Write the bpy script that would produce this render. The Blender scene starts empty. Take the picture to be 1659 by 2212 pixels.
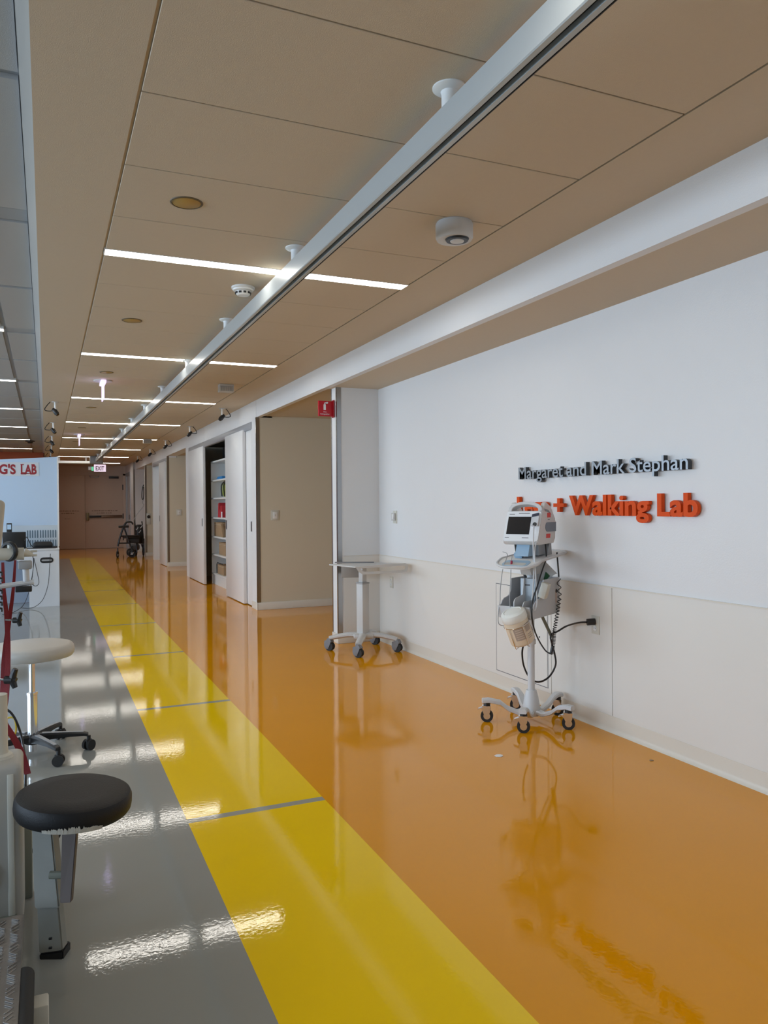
import bpy, bmesh, math, random
from mathutils import Vector, Matrix
random.seed(4)
PI = math.pi
S = bpy.context.scene
C = S.collection

# ------------------------------------------------------------------ camera
F, YAW, PITCH, ROLL, EYE = 1654.4, math.radians(23.79), math.radians(-.498), math.radians(-.46), 1.4
fw = Vector((math.sin(YAW)*math.cos(PITCH), math.cos(YAW)*math.cos(PITCH), math.sin(PITCH)))
r0 = Vector((math.cos(YAW), -math.sin(YAW), 0)); u0 = r0.cross(fw)
rt = math.cos(ROLL)*r0 + math.sin(ROLL)*u0; up = -math.sin(ROLL)*r0 + math.cos(ROLL)*u0
cd = bpy.data.cameras.new('camera'); cam = bpy.data.objects.new('camera', cd); C.objects.link(cam)
cd.sensor_fit = 'HORIZONTAL'; cd.sensor_width = 36; cd.lens = F/1659*36; cd.clip_start = .05
M4 = Matrix((rt, up, -fw)).transposed().to_4x4(); M4.translation = Vector((0, 0, EYE)); cam.matrix_world = M4
S.camera = cam
EYEV = Vector((0, 0, EYE))
def ray(x, y): return fw + (x-829.5)/F*rt - (y-1106)/F*up
def atD(x, y, D): return EYEV + ray(x, y)*D            # point at a forward distance
def atX(x, y, X): r = ray(x, y); return EYEV + r*(X/r.x)
def atY(x, y, Y): r = ray(x, y); return EYEV + r*(Y/r.y)
def atZ(x, y, z): r = ray(x, y); return EYEV + r*((z-EYE)/r.z)

# ------------------------------------------------------------------ light and exposure
S.view_settings.view_transform = 'Standard'; S.view_settings.look = 'None'
S.view_settings.gamma = 1; S.view_settings.use_curve_mapping = False
S.view_settings.exposure = 0.32
w = bpy.data.worlds.new('world'); S.world = w; w.use_nodes = True
w.node_tree.nodes['Background'].inputs[0].default_value = (.55, .75, 1, 1)
w.node_tree.nodes['Background'].inputs[1].default_value = 1.0
LIGHT_STRENGTH = 13.0
WINDOW_WATTS = 120
WIN = [(-2.6, -.2), (.4, 2.8), (3.4, 5.8), (6.4, 8.8), (9.4, 11.8), (12.4, 14.8)]
WX = -7.0
for i, (a, b) in enumerate(WIN):
    ld = bpy.data.lights.new('window_daylight', 'AREA'); ld.shape = 'RECTANGLE'
    ld.size = 1.7; ld.size_y = b-a; ld.energy = WINDOW_WATTS; ld.color = (.63, .80, 1.0)
    lo = bpy.data.objects.new('window_daylight', ld); C.objects.link(lo)
    lo.location = (WX-.25, (a+b)/2, 1.75); lo.rotation_euler = (0, -PI/2, 0)

# ------------------------------------------------------------------ materials
MATS = {}
def mat(name, col, rough=.5, metal=0, spec=.5, emit=None, es=0, bump=0, bscale=20, noise=0, nscale=5, coat=0, trans=0, alpha=1, bdist=.01, tint=(1, 1, 1)):
    if name in MATS: return MATS[name]
    m = bpy.data.materials.new(name); m.use_nodes = True; nt = m.node_tree
    p = nt.nodes['Principled BSDF']
    p.inputs['Base Color'].default_value = (*col, 1); p.inputs['Roughness'].default_value = rough
    p.inputs['Metallic'].default_value = metal; p.inputs['Specular IOR Level'].default_value = spec
    p.inputs['Coat Weight'].default_value = coat; p.inputs['Specular Tint'].default_value = (*tint, 1); p.inputs['Transmission Weight'].default_value = trans
    p.inputs['Alpha'].default_value = alpha
    if emit: p.inputs['Emission Color'].default_value = (*emit, 1); p.inputs['Emission Strength'].default_value = es
    tc = nt.nodes.new('ShaderNodeTexCoord')
    if noise:
        n = nt.nodes.new('ShaderNodeTexNoise'); n.inputs['Scale'].default_value = nscale; n.inputs['Detail'].default_value = 4
        mx = nt.nodes.new('ShaderNodeMix'); mx.data_type = 'RGBA'
        mx.inputs['A'].default_value = (*[c*(1-noise) for c in col], 1); mx.inputs['B'].default_value = (*[min(1, c*(1+noise)) for c in col], 1)
        nt.links.new(tc.outputs['Object'], n.inputs['Vector']); nt.links.new(n.outputs['Fac'], mx.inputs['Factor'])
        nt.links.new(mx.outputs['Result'], p.inputs['Base Color'])
    if bump:
        n = nt.nodes.new('ShaderNodeTexNoise'); n.inputs['Scale'].default_value = bscale; n.inputs['Detail'].default_value = 3
        b = nt.nodes.new('ShaderNodeBump'); b.inputs['Strength'].default_value = bump; b.inputs['Distance'].default_value = bdist
        nt.links.new(tc.outputs['Object'], n.inputs['Vector']); nt.links.new(n.outputs['Fac'], b.inputs['Height'])
        nt.links.new(b.outputs['Normal'], p.inputs['Normal'])
    MATS[name] = m; return m
wall_m = mat('wall_paint', (.74, .73, .72), .42, bump=.08, bscale=140, noise=.015, nscale=3)
wains_m = mat('wall_panel', (.74, .71, .655), .4, noise=.02, nscale=2)
nich_m = mat('niche_wall_paint', (.68, .61, .47), .55, bump=.08, bscale=140)
tile_m = mat('ceiling_tile', (.60, .51, .39), .8, bump=.15, bscale=300, noise=.02, nscale=40)
ltile_m = mat('ceiling_tile_lab', (.40, .395, .39), .8, bump=.15, bscale=300)
gap_m = mat('ceiling_reveal', (.27, .24, .19), .8)
grid_m = mat('ceiling_grid_metal', (.30, .31, .32), .5)
FL = dict(rough=.045, bump=.026, bscale=58, spec=.42, bdist=.006)
gray_m = mat('floor_grey', (.30, .305, .285), noise=.03, nscale=3, **FL)
yel_m = mat('floor_yellow', (.92, .61, .003), noise=.03, nscale=2, tint=(1, .93, .6), **FL)
org_m = mat('floor_orange', (.76, .31, .0), noise=.04, nscale=2, tint=(1, .62, .2), **FL)
seam_m = mat('floor_seam_grey', (.34, .34, .30), **FL)
base_m = mat('cove_base', (.70, .65, .56), .4)
steel_m = mat('brushed_steel', (.42, .43, .44), .25, 1)
chrome_m = mat('chrome', (.75, .75, .76), .1, 1)
alu_m = mat('aluminium', (.42, .44, .47), .42, .6)
white_m = mat('white_plastic', (.78, .78, .76), .35)
door_m = mat('door_laminate', (.74, .73, .72), .32, noise=.01)
brown_m = mat('far_door_paint', (.62, .49, .39), .5, noise=.02)
light_m = mat('lamp_diffuser', (1, 1, 1), .5, emit=(1.0, .95, .86), es=LIGHT_STRENGTH)
black_m = mat('black_plastic', (.012, .012, .013), .4)
rub_m = mat('black_rubber', (.02, .02, .02), .7)
grey_m = mat('grey_plastic', (.36, .37, .38), .45)
lgrey_m = mat('light_grey_plastic', (.62, .63, .64), .4)
cart_m = mat('cart_paint', (.56, .55, .53), .4)
cast_m = mat('caster_grey', (.20, .20, .21), .5)
vinyl_m = mat('black_vinyl', (.010, .010, .011), .5, spec=.3, bump=.1, bscale=200)
foam_m = mat('worn_foam', (.5, .48, .42), .9, noise=.3, nscale=60)
cream_m = mat('cream_vinyl', (.52, .50, .46), .4, bump=.05, bscale=150)
creamp_m = mat('cream_plastic', (.62, .60, .52), .4)
red_m = mat('red_strap', (.19, .005, .008), .7, bump=.2, bscale=300)
sred_m = mat('sign_red', (.52, .008, .02), .4)
swhite_m = mat('sign_white', (.85, .85, .85), .4)
dark_m = mat('letter_charcoal', (.03, .033, .035), .4)
silver_m = mat('letter_silver', (.30, .32, .34), .35, .5)
orl_m = mat('letter_orange', (.70, .075, .003), .5, spec=.2)
blue_m = mat('pale_blue_plastic', (.33, .48, .62), .4)
scr_m = mat('dark_screen', (.018, .018, .02), .12)
stk_m = mat('red_sticker', (.70, .05, .04), .5)
ink_m = mat('printed_grey', (.12, .12, .13), .6)
tink_m = mat('pale_ink', (.26, .18, .13), .6)
peach_m = mat('wipes_body', (.72, .60, .45), .4)
lid_m = mat('wipes_lid', (.80, .81, .76), .35)
board_m = mat('daylight_blue_board', (.52, .68, .88), .18, coat=.3)  # blue of the window daylight put into the base colour
slot_m = mat('slot_shadow', (.12, .19, .26), .6)
orw_m = mat('orange_wall', (.45, .10, .03), .6)
cardb_m = mat('cardboard', (.34, .22, .12), .8, noise=.1)
lime_m = mat('lime_fabric', (.40, .48, .01), .7, bump=.2)
rbox_m = mat('red_box', (.45, .02, .03), .6)
bbox_m = mat('blue_cloth', (.03, .22, .50), .7)
brass_m = mat('brass_cap', (.42, .30, .11), .4, .3)
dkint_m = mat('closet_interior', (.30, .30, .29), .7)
tread_m = mat('diamond_plate', (.33, .32, .31), .38, .9, bump=.1, bscale=60)
olive_m = mat('grey_green_paint', (.20, .21, .17), .5)
leg_m = mat('stool_leg_paint', (.25, .25, .22), .45, noise=.08, nscale=20)
bar_m = mat('stool_bar_brown', (.10, .075, .065), .5)
bag_m = mat('grey_bag', (.25, .24, .25), .8)
win_m = mat('window_frame_paint', (.5, .5, .5), .5)
acr_m = mat('acrylic_sign', (.75, .65, .95), .15, emit=(.75, .62, 1), es=.9)
exit_m = mat('exit_face', (.9, .85, .95), .4, emit=(1, .78, 1), es=.45)
exitl_m = mat('exit_letters', (.10, .0, .03), .5)
grn_m = mat('green_face', (.05, .4, .2), .5, emit=(.2, .9, .5), es=.45)
pst_m = mat('card_print', (.60, .62, .62), .5)
dgrn_m = mat('dark_green_print', (.01, .09, .03), .5)
pink_m = mat('worn_pinkish', (.62, .50, .45), .6)
magenta_m = mat('magenta_plastic', (.35, .01, .05), .4)
def glass():
    m = bpy.data.materials.new('window_glass'); m.use_nodes = True; nt = m.node_tree; nt.nodes.clear()
    o = nt.nodes.new('ShaderNodeOutputMaterial'); mx = nt.nodes.new('ShaderNodeMixShader'); mx.inputs[0].default_value = .06
    t = nt.nodes.new('ShaderNodeBsdfTransparent'); g = nt.nodes.new('ShaderNodeBsdfGlossy'); g.inputs['Roughness'].default_value = .02
    nt.links.new(t.outputs[0], mx.inputs[1]); nt.links.new(g.outputs[0], mx.inputs[2]); nt.links.new(mx.outputs[0], o.inputs[0]); return m
glass_m = glass()

# ------------------------------------------------------------------ mesh builder
class MB:
    def __init__(s): s.bm = bmesh.new(); s.mi = 0
    def _f(s, vs):
        try: f = s.bm.faces.new(vs); f.material_index = s.mi; return f
        except ValueError: return None
    def box(s, x0, x1, y0, y1, z0, z1, bev=0, M=None, seg=2):
        co = [(x, y, z) for x in (x0, x1) for y in (y0, y1) for z in (z0, z1)]
        v = [s.bm.verts.new(c) for c in co]
        fs = [s._f([v[i] for i in q]) for q in ((0, 1, 3, 2), (4, 6, 7, 5), (0, 4, 5, 1), (2, 3, 7, 6), (0, 2, 6, 4), (1, 5, 7, 3))]
        if M is not None:
            for q in v: q.co = M @ q.co
        if bev:
            es = list({e for f in fs for e in f.edges})
            mi = s.mi
            r = bmesh.ops.bevel(s.bm, geom=es, offset=bev, segments=seg, profile=.5, affect='EDGES', clamp_overlap=True)
            for f in r['faces']: f.material_index = mi
        return s
    def ring(s, c, a, b, r, n, rx=None):
        return [s.bm.verts.new(c + a*(r*math.cos(2*PI*i/n)) + b*((rx or r)*math.sin(2*PI*i/n))) for i in range(n)]
    def skin(s, R, caps=True, closed=False):
        n = len(R[0])
        for k in range(len(R)-1 + (1 if closed else 0)):
            A, B = R[k], R[(k+1) % len(R)]
            for i in range(n): s._f([A[i], A[(i+1) % n], B[(i+1) % n], B[i]])
        if caps and not closed: s._f(R[0][::-1]); s._f(R[-1])
        return s
    def tube(s, pts, r, n=10, smooth=0, closed=False, flat=1, upv=None):
        P = [Vector(p) for p in pts]
        if smooth: P = catmull(P, smooth, closed)
        m = len(P); rs = r if isinstance(r, (list, tuple)) else None
        R = []; pa = None
        for i, p in enumerate(P):
            if closed: t = (P[(i+1) % m]-P[i-1])
            else: t = (P[min(i+1, m-1)]-P[max(i-1, 0)])
            t.normalize()
            if pa is None:
                a = Vector(upv) if upv else (Vector((0, 0, 1)) if abs(t.z) < .9 else Vector((1, 0, 0)))
            else: a = pa
            a = (a - t*a.dot(t)); a.normalize(); pa = a; b = t.cross(a)
            rr = (rs[0]+(rs[-1]-rs[0])*i/max(1, m-1)) if rs else r
            R.append(s.ring(p, a, b, rr*flat, n, rr))
        return s.skin(R, closed=closed)
    def cyl(s, p0, p1, r, r2=None, n=20):
        p0, p1 = Vector(p0), Vector(p1)
        return s.tube([p0, p1], [r, r if r2 is None else r2], n)
    def lathe(s, prof, n=28, M=None):
        R = []
        for r, z in prof:
            R.append([s.bm.verts.new((max(r, 1e-4)*math.cos(2*PI*i/n), max(r, 1e-4)*math.sin(2*PI*i/n), z)) for i in range(n)])
        if M is not None:
            for q in R:
                for v in q: v.co = M @ v.co
        return s.skin(R)
    def prism(s, poly, lo, hi, axis='X', M=None, bev=0):
        def mk(u, v, w): return {'X': (w, u, v), 'Y': (u, w, v), 'Z': (u, v, w)}[axis]
        A = [s.bm.verts.new(mk(u, v, lo)) for u, v in poly]; B = [s.bm.verts.new(mk(u, v, hi)) for u, v in poly]
        if M is not None:
            for q in A+B: q.co = M @ q.co
        n = len(poly); fa = s._f(A[::-1]); fb = s._f(B)
        for i in range(n): s._f([A[i], A[(i+1) % n], B[(i+1) % n], B[i]])
        if bev:
            es = list(set(fa.edges) | set(fb.edges)); bmesh.ops.bevel(s.bm, geom=es, offset=bev, segments=2, profile=.5, affect='EDGES')
        return s
    def quad(s, *p): s._f([s.bm.verts.new(q) for q in p]); return s
    def obj(s, name, m, parent=None, loc=None, normals=True, ang=35):
        if normals: bmesh.ops.recalc_face_normals(s.bm, faces=s.bm.faces)
        me = bpy.data.meshes.new(name); s.bm.to_mesh(me); s.bm.free()
        for k in (m if isinstance(m, (list, tuple)) else [m]): me.materials.append(k)
        if ang:
            me.polygons.foreach_set('use_smooth', [True]*len(me.polygons)); me.set_sharp_from_angle(angle=math.radians(ang))
        o = bpy.data.objects.new(name, me); C.objects.link(o)
        if parent: o.parent = parent
        if loc: o.location = loc
        return o
def catmull(P, k, closed=False):
    out = []; n = len(P)
    for i in range(n if closed else n-1):
        if closed: a, b, c, d = P[i-1], P[i], P[(i+1) % n], P[(i+2) % n]
        else: a, b, c, d = P[max(i-1, 0)], P[i], P[i+1], P[min(i+2, n-1)]
        for j in range(k):
            t = j/k
            out.append(.5*((2*b)+(c-a)*t+(2*a-5*b+4*c-d)*t*t+(3*b-a-3*c+d)*t**3))
    if not closed: out.append(P[-1])
    return out
def arc(cx, cy, rx, ry, a0, a1, n=10):
    return [(cx+rx*math.cos(math.radians(a0+(a1-a0)*i/n)), cy+ry*math.sin(math.radians(a0+(a1-a0)*i/n))) for i in range(n+1)]
def tag(o, label, cat, group=None, kind=None):
    if label: o['label'] = label
    if cat: o['category'] = cat
    if group: o['group'] = group
    if kind: o['kind'] = kind
    return o
def thing(name, label, cat, loc=(0, 0, 0), rz=0, group=None):
    o = bpy.data.objects.new(name, None); C.objects.link(o); o.empty_display_size = .1
    o.location = loc; o.rotation_euler = (0, 0, rz); return tag(o, label, cat, group)
def struct(o, label=None): o['kind'] = 'structure'; o['category'] = o.name.split('_')[0].split('.')[0]; \
    o.__setitem__('label', label or o.name.replace('_', ' ')); return o
def bx(x0, x1, y0, y1, z0, z1, bev=0): return MB().box(x0, x1, y0, y1, z0, z1, bev)
def dup(root, loc, rz=None, label=None):
    r = root.copy(); C.objects.link(r); r.location = loc
    if rz is not None: r.rotation_euler = (0, 0, rz)
    if label: r['label'] = label
    for ch in list(root.children):
        c = ch.copy(); C.objects.link(c); c.parent = r
        for g in list(ch.children):
            d = g.copy(); C.objects.link(d); d.parent = c
    return r
def text_mesh(txt, width, height, depth, bold=0, ref='H', spacing=1.0):
    """mesh of a line of writing in the XZ plane, read from -Y, left end at x=0, baseline z=0, height = that of ref letter"""
    def mk(t, ex=0, off=0):
        cu = bpy.data.curves.new('t', 'FONT'); cu.body = t; cu.size = 1; cu.extrude = ex; cu.offset = off; cu.space_character = spacing; cu.resolution_u = 4
        o = bpy.data.objects.new('t', cu); C.objects.link(o)
        me = bpy.data.meshes.new_from_object(o, depsgraph=bpy.context.evaluated_depsgraph_get())
        bpy.data.objects.remove(o); bpy.data.curves.remove(cu); return me
    h = mk(ref, 0, bold); hh = max(v.co.y for v in h.vertices)-min(v.co.y for v in h.vertices); bpy.data.meshes.remove(h)
    me = mk(txt, .5, bold)
    xs = [v.co.x for v in me.vertices]; x0 = min(xs); sx = width/(max(xs)-x0); sz = height/hh
    for v in me.vertices: v.co = Vector(((v.co.x-x0)*sx, (-v.co.z)*depth, v.co.y*sz))
    return me
def place_text(name, me, m, parent, M, label=None):
    bm = bmesh.new(); bm.from_mesh(me); bpy.data.meshes.remove(me)
    bmesh.ops.remove_doubles(bm, verts=bm.verts, dist=1e-6)
    for v in bm.verts: v.co = M @ v.co
    b = MB(); b.bm.free(); b.bm = bm
    return b.obj(name, m, parent, ang=30)

# ================================================================== STRUCTURE
CZ, SZ, LZ = 2.83, 2.60, 3.03          # corridor ceiling, soffit, lab ceiling
Y0, YF, YL = -3.5, 28.0, 24.6
# floor
b = MB(); x0, x1, x2, x3 = WX, .56, 1.20, 5.6; YS = 22.9
def fl(a, c, y0, y1, mi): b.mi = mi; b.quad((a, y0, 0), (c, y0, 0), (c, y1, 0), (a, y1, 0))
fl(x0, x1, Y0, YS, 0); fl(x2, x3, Y0, YF+.3, 2); fl(x0, x2, YS, YF+.3, 2)
ys = [3.466+2.05*k for k in range(-3, 10)]; y = Y0
for s_ in ys:
    if s_-.024 > y and s_ < YS:
        fl(x1, x2, y, s_-.024, 1); fl(x1, x2, s_-.024, s_+.024, 3); y = s_+.024
fl(x1, x2, y, YS, 1)
f = struct(b.obj('floor', [gray_m, yel_m, org_m, seam_m], ang=0), 'glossy floor with grey, yellow and orange bands')
b = bx(WX-.3, x3+.2, Y0-.2, YF+.5, -.2, -.004); struct(b.obj('floor_slab', base_m), 'slab under the floor')

# corridor ceiling tiles
b = MB(); TX0, TX1 = .315, 2.165
yy = 4.59-.612*14
while yy < YF:
    b.box(TX0, TX1, yy+.004, min(yy+.608, YF), CZ, CZ+.02, .002, seg=1)
    yy += .612
b.box(-.03, TX0-.012, Y0, YF, CZ, CZ+.03); b.box(TX0-.012, TX0-.001, Y0, YF, CZ+.008, CZ+.03); b.box(TX1+.009, 2.6, Y0, YF, CZ, CZ+.03)
struct(b.obj('ceiling', tile_m), 'corridor ceiling of long beige tiles')
struct(bx(-.03, 2.6, Y0, YF, CZ+.03, CZ+.06).obj('ceiling_reveal', gap_m), 'dark joints between the ceiling tiles')
struct(bx(-.03, -.005, Y0, YF, CZ+.001, LZ+.05).obj('trim_1', tile_m), 'edge of the corridor ceiling')
# lab ceiling
b = MB(); b.mi = 0
joints = [1.68+3.06*k for k in range(-2, 8)]
for j in joints:
    for (a, c) in ((j+.10, j+1.53-.02), (j+1.53+.02, j+3.06-.10)):
        xx = -.335
        b.box(-.315, -.08, a+.01, c-.01, LZ, LZ+.02)
        while xx > WX+.1:
            b.box(max(xx-1.2, WX), xx-.02, a+.01, c-.01, LZ, LZ+.02); xx -= 1.22
b.mi = 1
for j in joints: b.box(-.315, -.08, j-.09, j+.09, LZ+.006, LZ+.02)
struct(b.obj('ceiling_lab', [ltile_m, grid_m]), 'higher grid ceiling of the lab')
struct(bx(WX, -.03, Y0, YL+.2, LZ+.02, LZ+.06).obj('ceiling_lab_grid', grid_m), 'grid of the lab ceiling')
struct(bx(-.075, -.03, Y0, YL, LZ-.02, LZ+.02).obj('trim_2', lgrey_m), 'pale edge trim between the two ceilings')

# right wall with the lettering
XW = 3.16; YE = 7.29
struct(bx(XW, XW+.2, Y0, YE+.16, 0, CZ+.2).obj('wall_right', wall_m), 'blue white wall with the lettering')
struct(bx(2.70, XW, YE, YE+.16, 0, SZ).obj('wall_pillar', wall_m), 'narrow white wall end with steel corners')
struct(bx(XW-.006, XW, Y0, 3.715-.003, .10, .885).box(XW-.006, XW, 3.715+.003, YE, .10, .885).obj('wall_panel_right', wains_m), 'pale wall panel below the joint line')
struct(bx(2.76, XW-.006, YE-.006, YE, .10, .885).obj('wall_panel_end', wains_m), 'pale lower panel on the wall end')
struct(bx(XW-.012, XW, Y0, YE, .885, .892).box(2.76, XW, YE-.011, YE, .885, .891).obj('trim_3', base_m), 'thin ledge along the top of the wall panel')
def cove(y0, y1, X, name, lab=None):
    pr = [(X, 0), (X-.022, 0), (X-.019, .004), (X-.010, .012), (X-.008, .03), (X-.008, .098), (X, .104)]
    b = MB(); b.prism(pr, y0, y1, 'Y'); return struct(b.obj(name, base_m, ang=50), lab)
cove(Y0, YE, XW, 'baseboard_right', 'cove base along the lettering wall')
struct(bx(2.69, XW, YE-.014, YE, 0, .10, .003).box(2.688, 2.70, YE-.012, YE+.16, 0, .10, .003).obj('baseboard_pillar', base_m), 'cove base round the wall end')
# header and soffit over the alcove
struct(bx(2.6, 2.66, Y0, 10.14, SZ, CZ+.06).obj('wall_header', wall_m), 'white header band above the alcove')
struct(bx(2.66, XW+.1, Y0, YE+.16, SZ, SZ+.04).box(2.66, 5.6, YE+.16, 10.2, SZ+.02, SZ+.06).obj('ceiling_soffit', tile_m), 'low soffit over the alcove and the side passage')
# corridor right wall beyond
def wallseg(y0, y1, name, X=2.6, d=.22, z0=0, z1=CZ+.04, m=wall_m, lab=None): return struct(bx(X, X+d, y0, y1, z0, z1).obj(name, m), lab or 'white corridor wall')
struct(bx(2.6, 5.6, 10.14, 10.34, 0, SZ+.02).box(2.6, 2.82, 10.14, 10.40, SZ, CZ+.04).obj('wall_side_passage', nich_m), 'beige wall of the side passage facing the camera')
struct(bx(2.598, 2.60, 10.142, 10.40, .1, CZ).obj('wall_skin', wall_m), 'white corridor face of the passage wall')
struct(bx(5.6, 5.8, YE, 29, 0, 3).obj('wall_passage_end', nich_m), 'end of the side passage')
struct(bx(XW, 5.6, YE, YE+.16, 0, 3).obj('wall_passage_near', nich_m), 'near wall of the side passage')
struct(bx(2.6, 5.6, 10.126, 10.14, 0, .10, .003).box(2.586, 2.60, 10.126, 10.42, 0, .10, .003).obj('baseboard_passage', base_m), 'cove base of the side passage wall')
wallseg(10.40, 15.47, 'wall_closet_header', z0=2.565, lab='white wall above the sliding doors')
wallseg(15.47, 15.85, 'wall_corridor', lab='white post between closet and second passage')
wallseg(15.85, 18.5, 'wall_header_far', z0=SZ)
struct(bx(2.82, 5.6, 15.62, 15.8, 0, SZ).obj('wall_second_passage_near', nich_m), 'near side of second passage')
struct(bx(2.6, 5.6, 18.5, 18.62, 0, 2.565).box(2.83, 5.6, 18.5, 18.62, 2.565, SZ+.02).obj('wall_second_passage', nich_m), 'beige wall of the second passage facing the camera')
struct(bx(2.82, 5.6, 15.7, 18.6, SZ+.02, SZ+.06).obj('ceiling_second_passage', tile_m), 'ceiling of second passage')
wallseg(18.5, 21.08, 'wall_second_closet_header', z0=2.565)
wallseg(21.08, 21.24, 'wall_far_post', lab='narrow white post beyond the second closet')
struct(bx(2.82, 5.6, 21.1, 21.22, 0, SZ).obj('wall_second_closet_end', nich_m))
wallseg(21.24, 25.25, 'wall_far_header', z0=SZ)
struct(bx(2.62, 5.6, 22.87, 23.02, 0, SZ).obj('wall_far_niche', nich_m), 'wall of the third niche with the white device')
struct(bx(2.6, 2.62, 22.87, 23.02, 0, SZ).obj('wall_far_niche_edge', wall_m))
struct(bx(2.52, 5.6, 25.25, 25.4, 0, CZ+.05).obj('wall_far_bay', wall_m), 'grey wall behind the rollator')
struct(bx(2.52, 2.6, 25.4, 26.25, 0, CZ+.04).box(2.52, 2.6, 27.55, YF, 0, CZ+.04).box(2.52, 2.6, 26.25, 27.55, 2.50, CZ+.04).obj('wall_far_right', wall_m), 'last stretch of right wall with side door')
struct(bx(2.82, 5.6, 21.2, 25.3, SZ+.005, SZ+.045).obj('ceiling_far_niches', tile_m))
for (y0_, nm) in ((18.486, 'second passage'), (22.856, 'third niche'), (25.236, 'rollator bay')):
    struct(bx(2.6, 4.5, y0_, y0_+.014, 0, .10, .003).obj('baseboard_'+nm.replace(' ', '_'), base_m), 'cove base in the '+nm)
# far wall and doors
struct(bx(-.3, 5.8, YF, YF+.2, 0, 3.1).obj('wall_far', brown_m), 'beige end wall of the corridor')
struct(bx(WX, -.03, YL, YL+.2, 0, 3.1).box(-.05, .07, YL, YF, 0, 3.1).obj('wall_lab_far', orw_m), 'orange end wall of the lab')
# left wall with windows, back wall
b = MB(); b.box(WX-.2, WX, Y0, YL, 0, .88); b.box(WX-.2, WX, Y0, YL, 2.62, LZ+.1)
edges = [Y0]+[e for p in WIN for e in p]+[YL]
for i in range(0, len(edges), 2): b.box(WX-.2, WX, edges[i], edges[i+1], .88, 2.62)
struct(b.obj('wall_left', wall_m), 'window wall of the lab')
for i, (a, c) in enumerate(WIN):
    fr = MB()
    fr.box(WX-.15, WX-.08, a, a+.05, .88, 2.62).box(WX-.15, WX-.08, c-.05, c, .88, 2.62).box(WX-.15, WX-.08, a+.05, c-.05, .88, .93).box(WX-.15, WX-.08, a+.05, c-.05, 2.57, 2.62).box(WX-.14, WX-.09, (a+c)/2-.02, (a+c)/2+.02, .93, 2.57)
    o = struct(fr.obj('window_%d' % (i+1), win_m), 'lab window with grey frame'); bx(WX-.12, WX-.115, a+.05, c-.05, .93, 2.57).obj('window_pane', glass_m, o)
struct(bx(WX-.2, 3.4, Y0-.2, Y0, 0, 3.1).obj('wall_back', wall_m), 'wall behind the camera')

# steel corner guards
def guard(name, X, Y, z0, z1, lab, side=-1, m=steel_m):
    b = MB(); b.box(X-.003, X+.045, Y-.004, Y, z0, z1); b.box(X-.004, X, Y-.004, Y+.022, z0, z1)
    return tag(b.obj(name, m), lab, 'corner guard', 'steel corner guards on the wall ends')
guard('corner_guard', 2.70, YE, .09, SZ, 'steel corner guard on the wall end behind the grey cart, nearer edge')
b = MB(); b.box(2.696, 2.70, YE+.142, YE+.164, .09, SZ).box(2.697, 2.745, YE+.16, YE+.164, .09, SZ)
tag(b.obj('corner_guard', steel_m), 'steel corner guard on the far edge of the wall end under the red sign', 'corner guard', 'steel corner guards on the wall ends')
guard('corner_guard', 2.597, 10.14, .09, SZ, 'tall steel corner guard beside the sliding closet doors')
guard('corner_guard', 2.6, 18.5, .09, SZ, 'steel corner guard at the second passage beyond the closet')
guard('corner_guard', 2.6, 22.87, .09, SZ, 'steel corner guard just in front of the black rollator')
guard('corner_guard', 2.52, 25.25, .09, CZ, 'furthest steel corner guard, behind the rollator')

# closet: header track, doors, interior
struct(bx(2.588, 2.64, 10.38, 15.45, 2.465, 2.565, .002).obj('trim_4', alu_m), 'aluminium track cover above the sliding doors')
struct(bx(2.588, 2.64, 18.6, 21.08, 2.465, 2.565, .002).obj('trim_5', alu_m), 'aluminium track cover of the second closet')
struct(bx(2.588, 2.62, 15.40, 15.47, 0, 2.465).obj('trim_6', alu_m), 'steel jamb of closet')
struct(bx(2.64, 2.66, 10.34, 10.46, 0, 2.5).box(2.60, 2.625, 10.34, 10.42, 0, 2.565).obj('trim_7', door_m), 'white jamb beside closet')
def door(name, lab, X0, X1, ya, yb, hy, hz=1.12, z0=.012, z1=2.49, hh=.075):
    o = struct(bx(X0, X1, ya, yb, z0, z1, .002).obj(name, door_m), lab)
    h = MB(); h.box(X0-.004, X0+.004, hy-.032, hy+.032, hz-hh, hz+hh, .002); h2 = h.obj('door_pull', grey_m, o)
    bx(X0-.006, X0-.0035, hy-.024, hy+.024, hz-hh+.01, hz+hh-.01).obj('recess', black_m, h2)
    return o
door('door_1', 'white sliding closet door, right leaf', 2.566, 2.612, 10.80, 11.97, 11.90)
door('door_2', 'white sliding closet door, left leaf', 2.575, 2.620, 13.87, 15.40, 13.98)
door('door_3', 'white narrow fixed closet door behind the right leaf', 2.618, 2.638, 10.42, 11.9, 10.52)
door('door_4', 'white sliding door of the second closet', 2.566, 2.612, 18.64, 19.66, 19.58)
door('door_5', 'sliding leaf edge beyond the second passage', 2.618, 2.638, 15.72, 15.84, 15.80)
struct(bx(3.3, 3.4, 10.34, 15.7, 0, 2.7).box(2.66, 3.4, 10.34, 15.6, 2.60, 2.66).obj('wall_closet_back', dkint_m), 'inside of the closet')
struct(bx(3.3, 3.4, 18.62, 21.1, 0, 2.7).obj('wall_second_closet_back', nich_m), 'inside of second closet')

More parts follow.
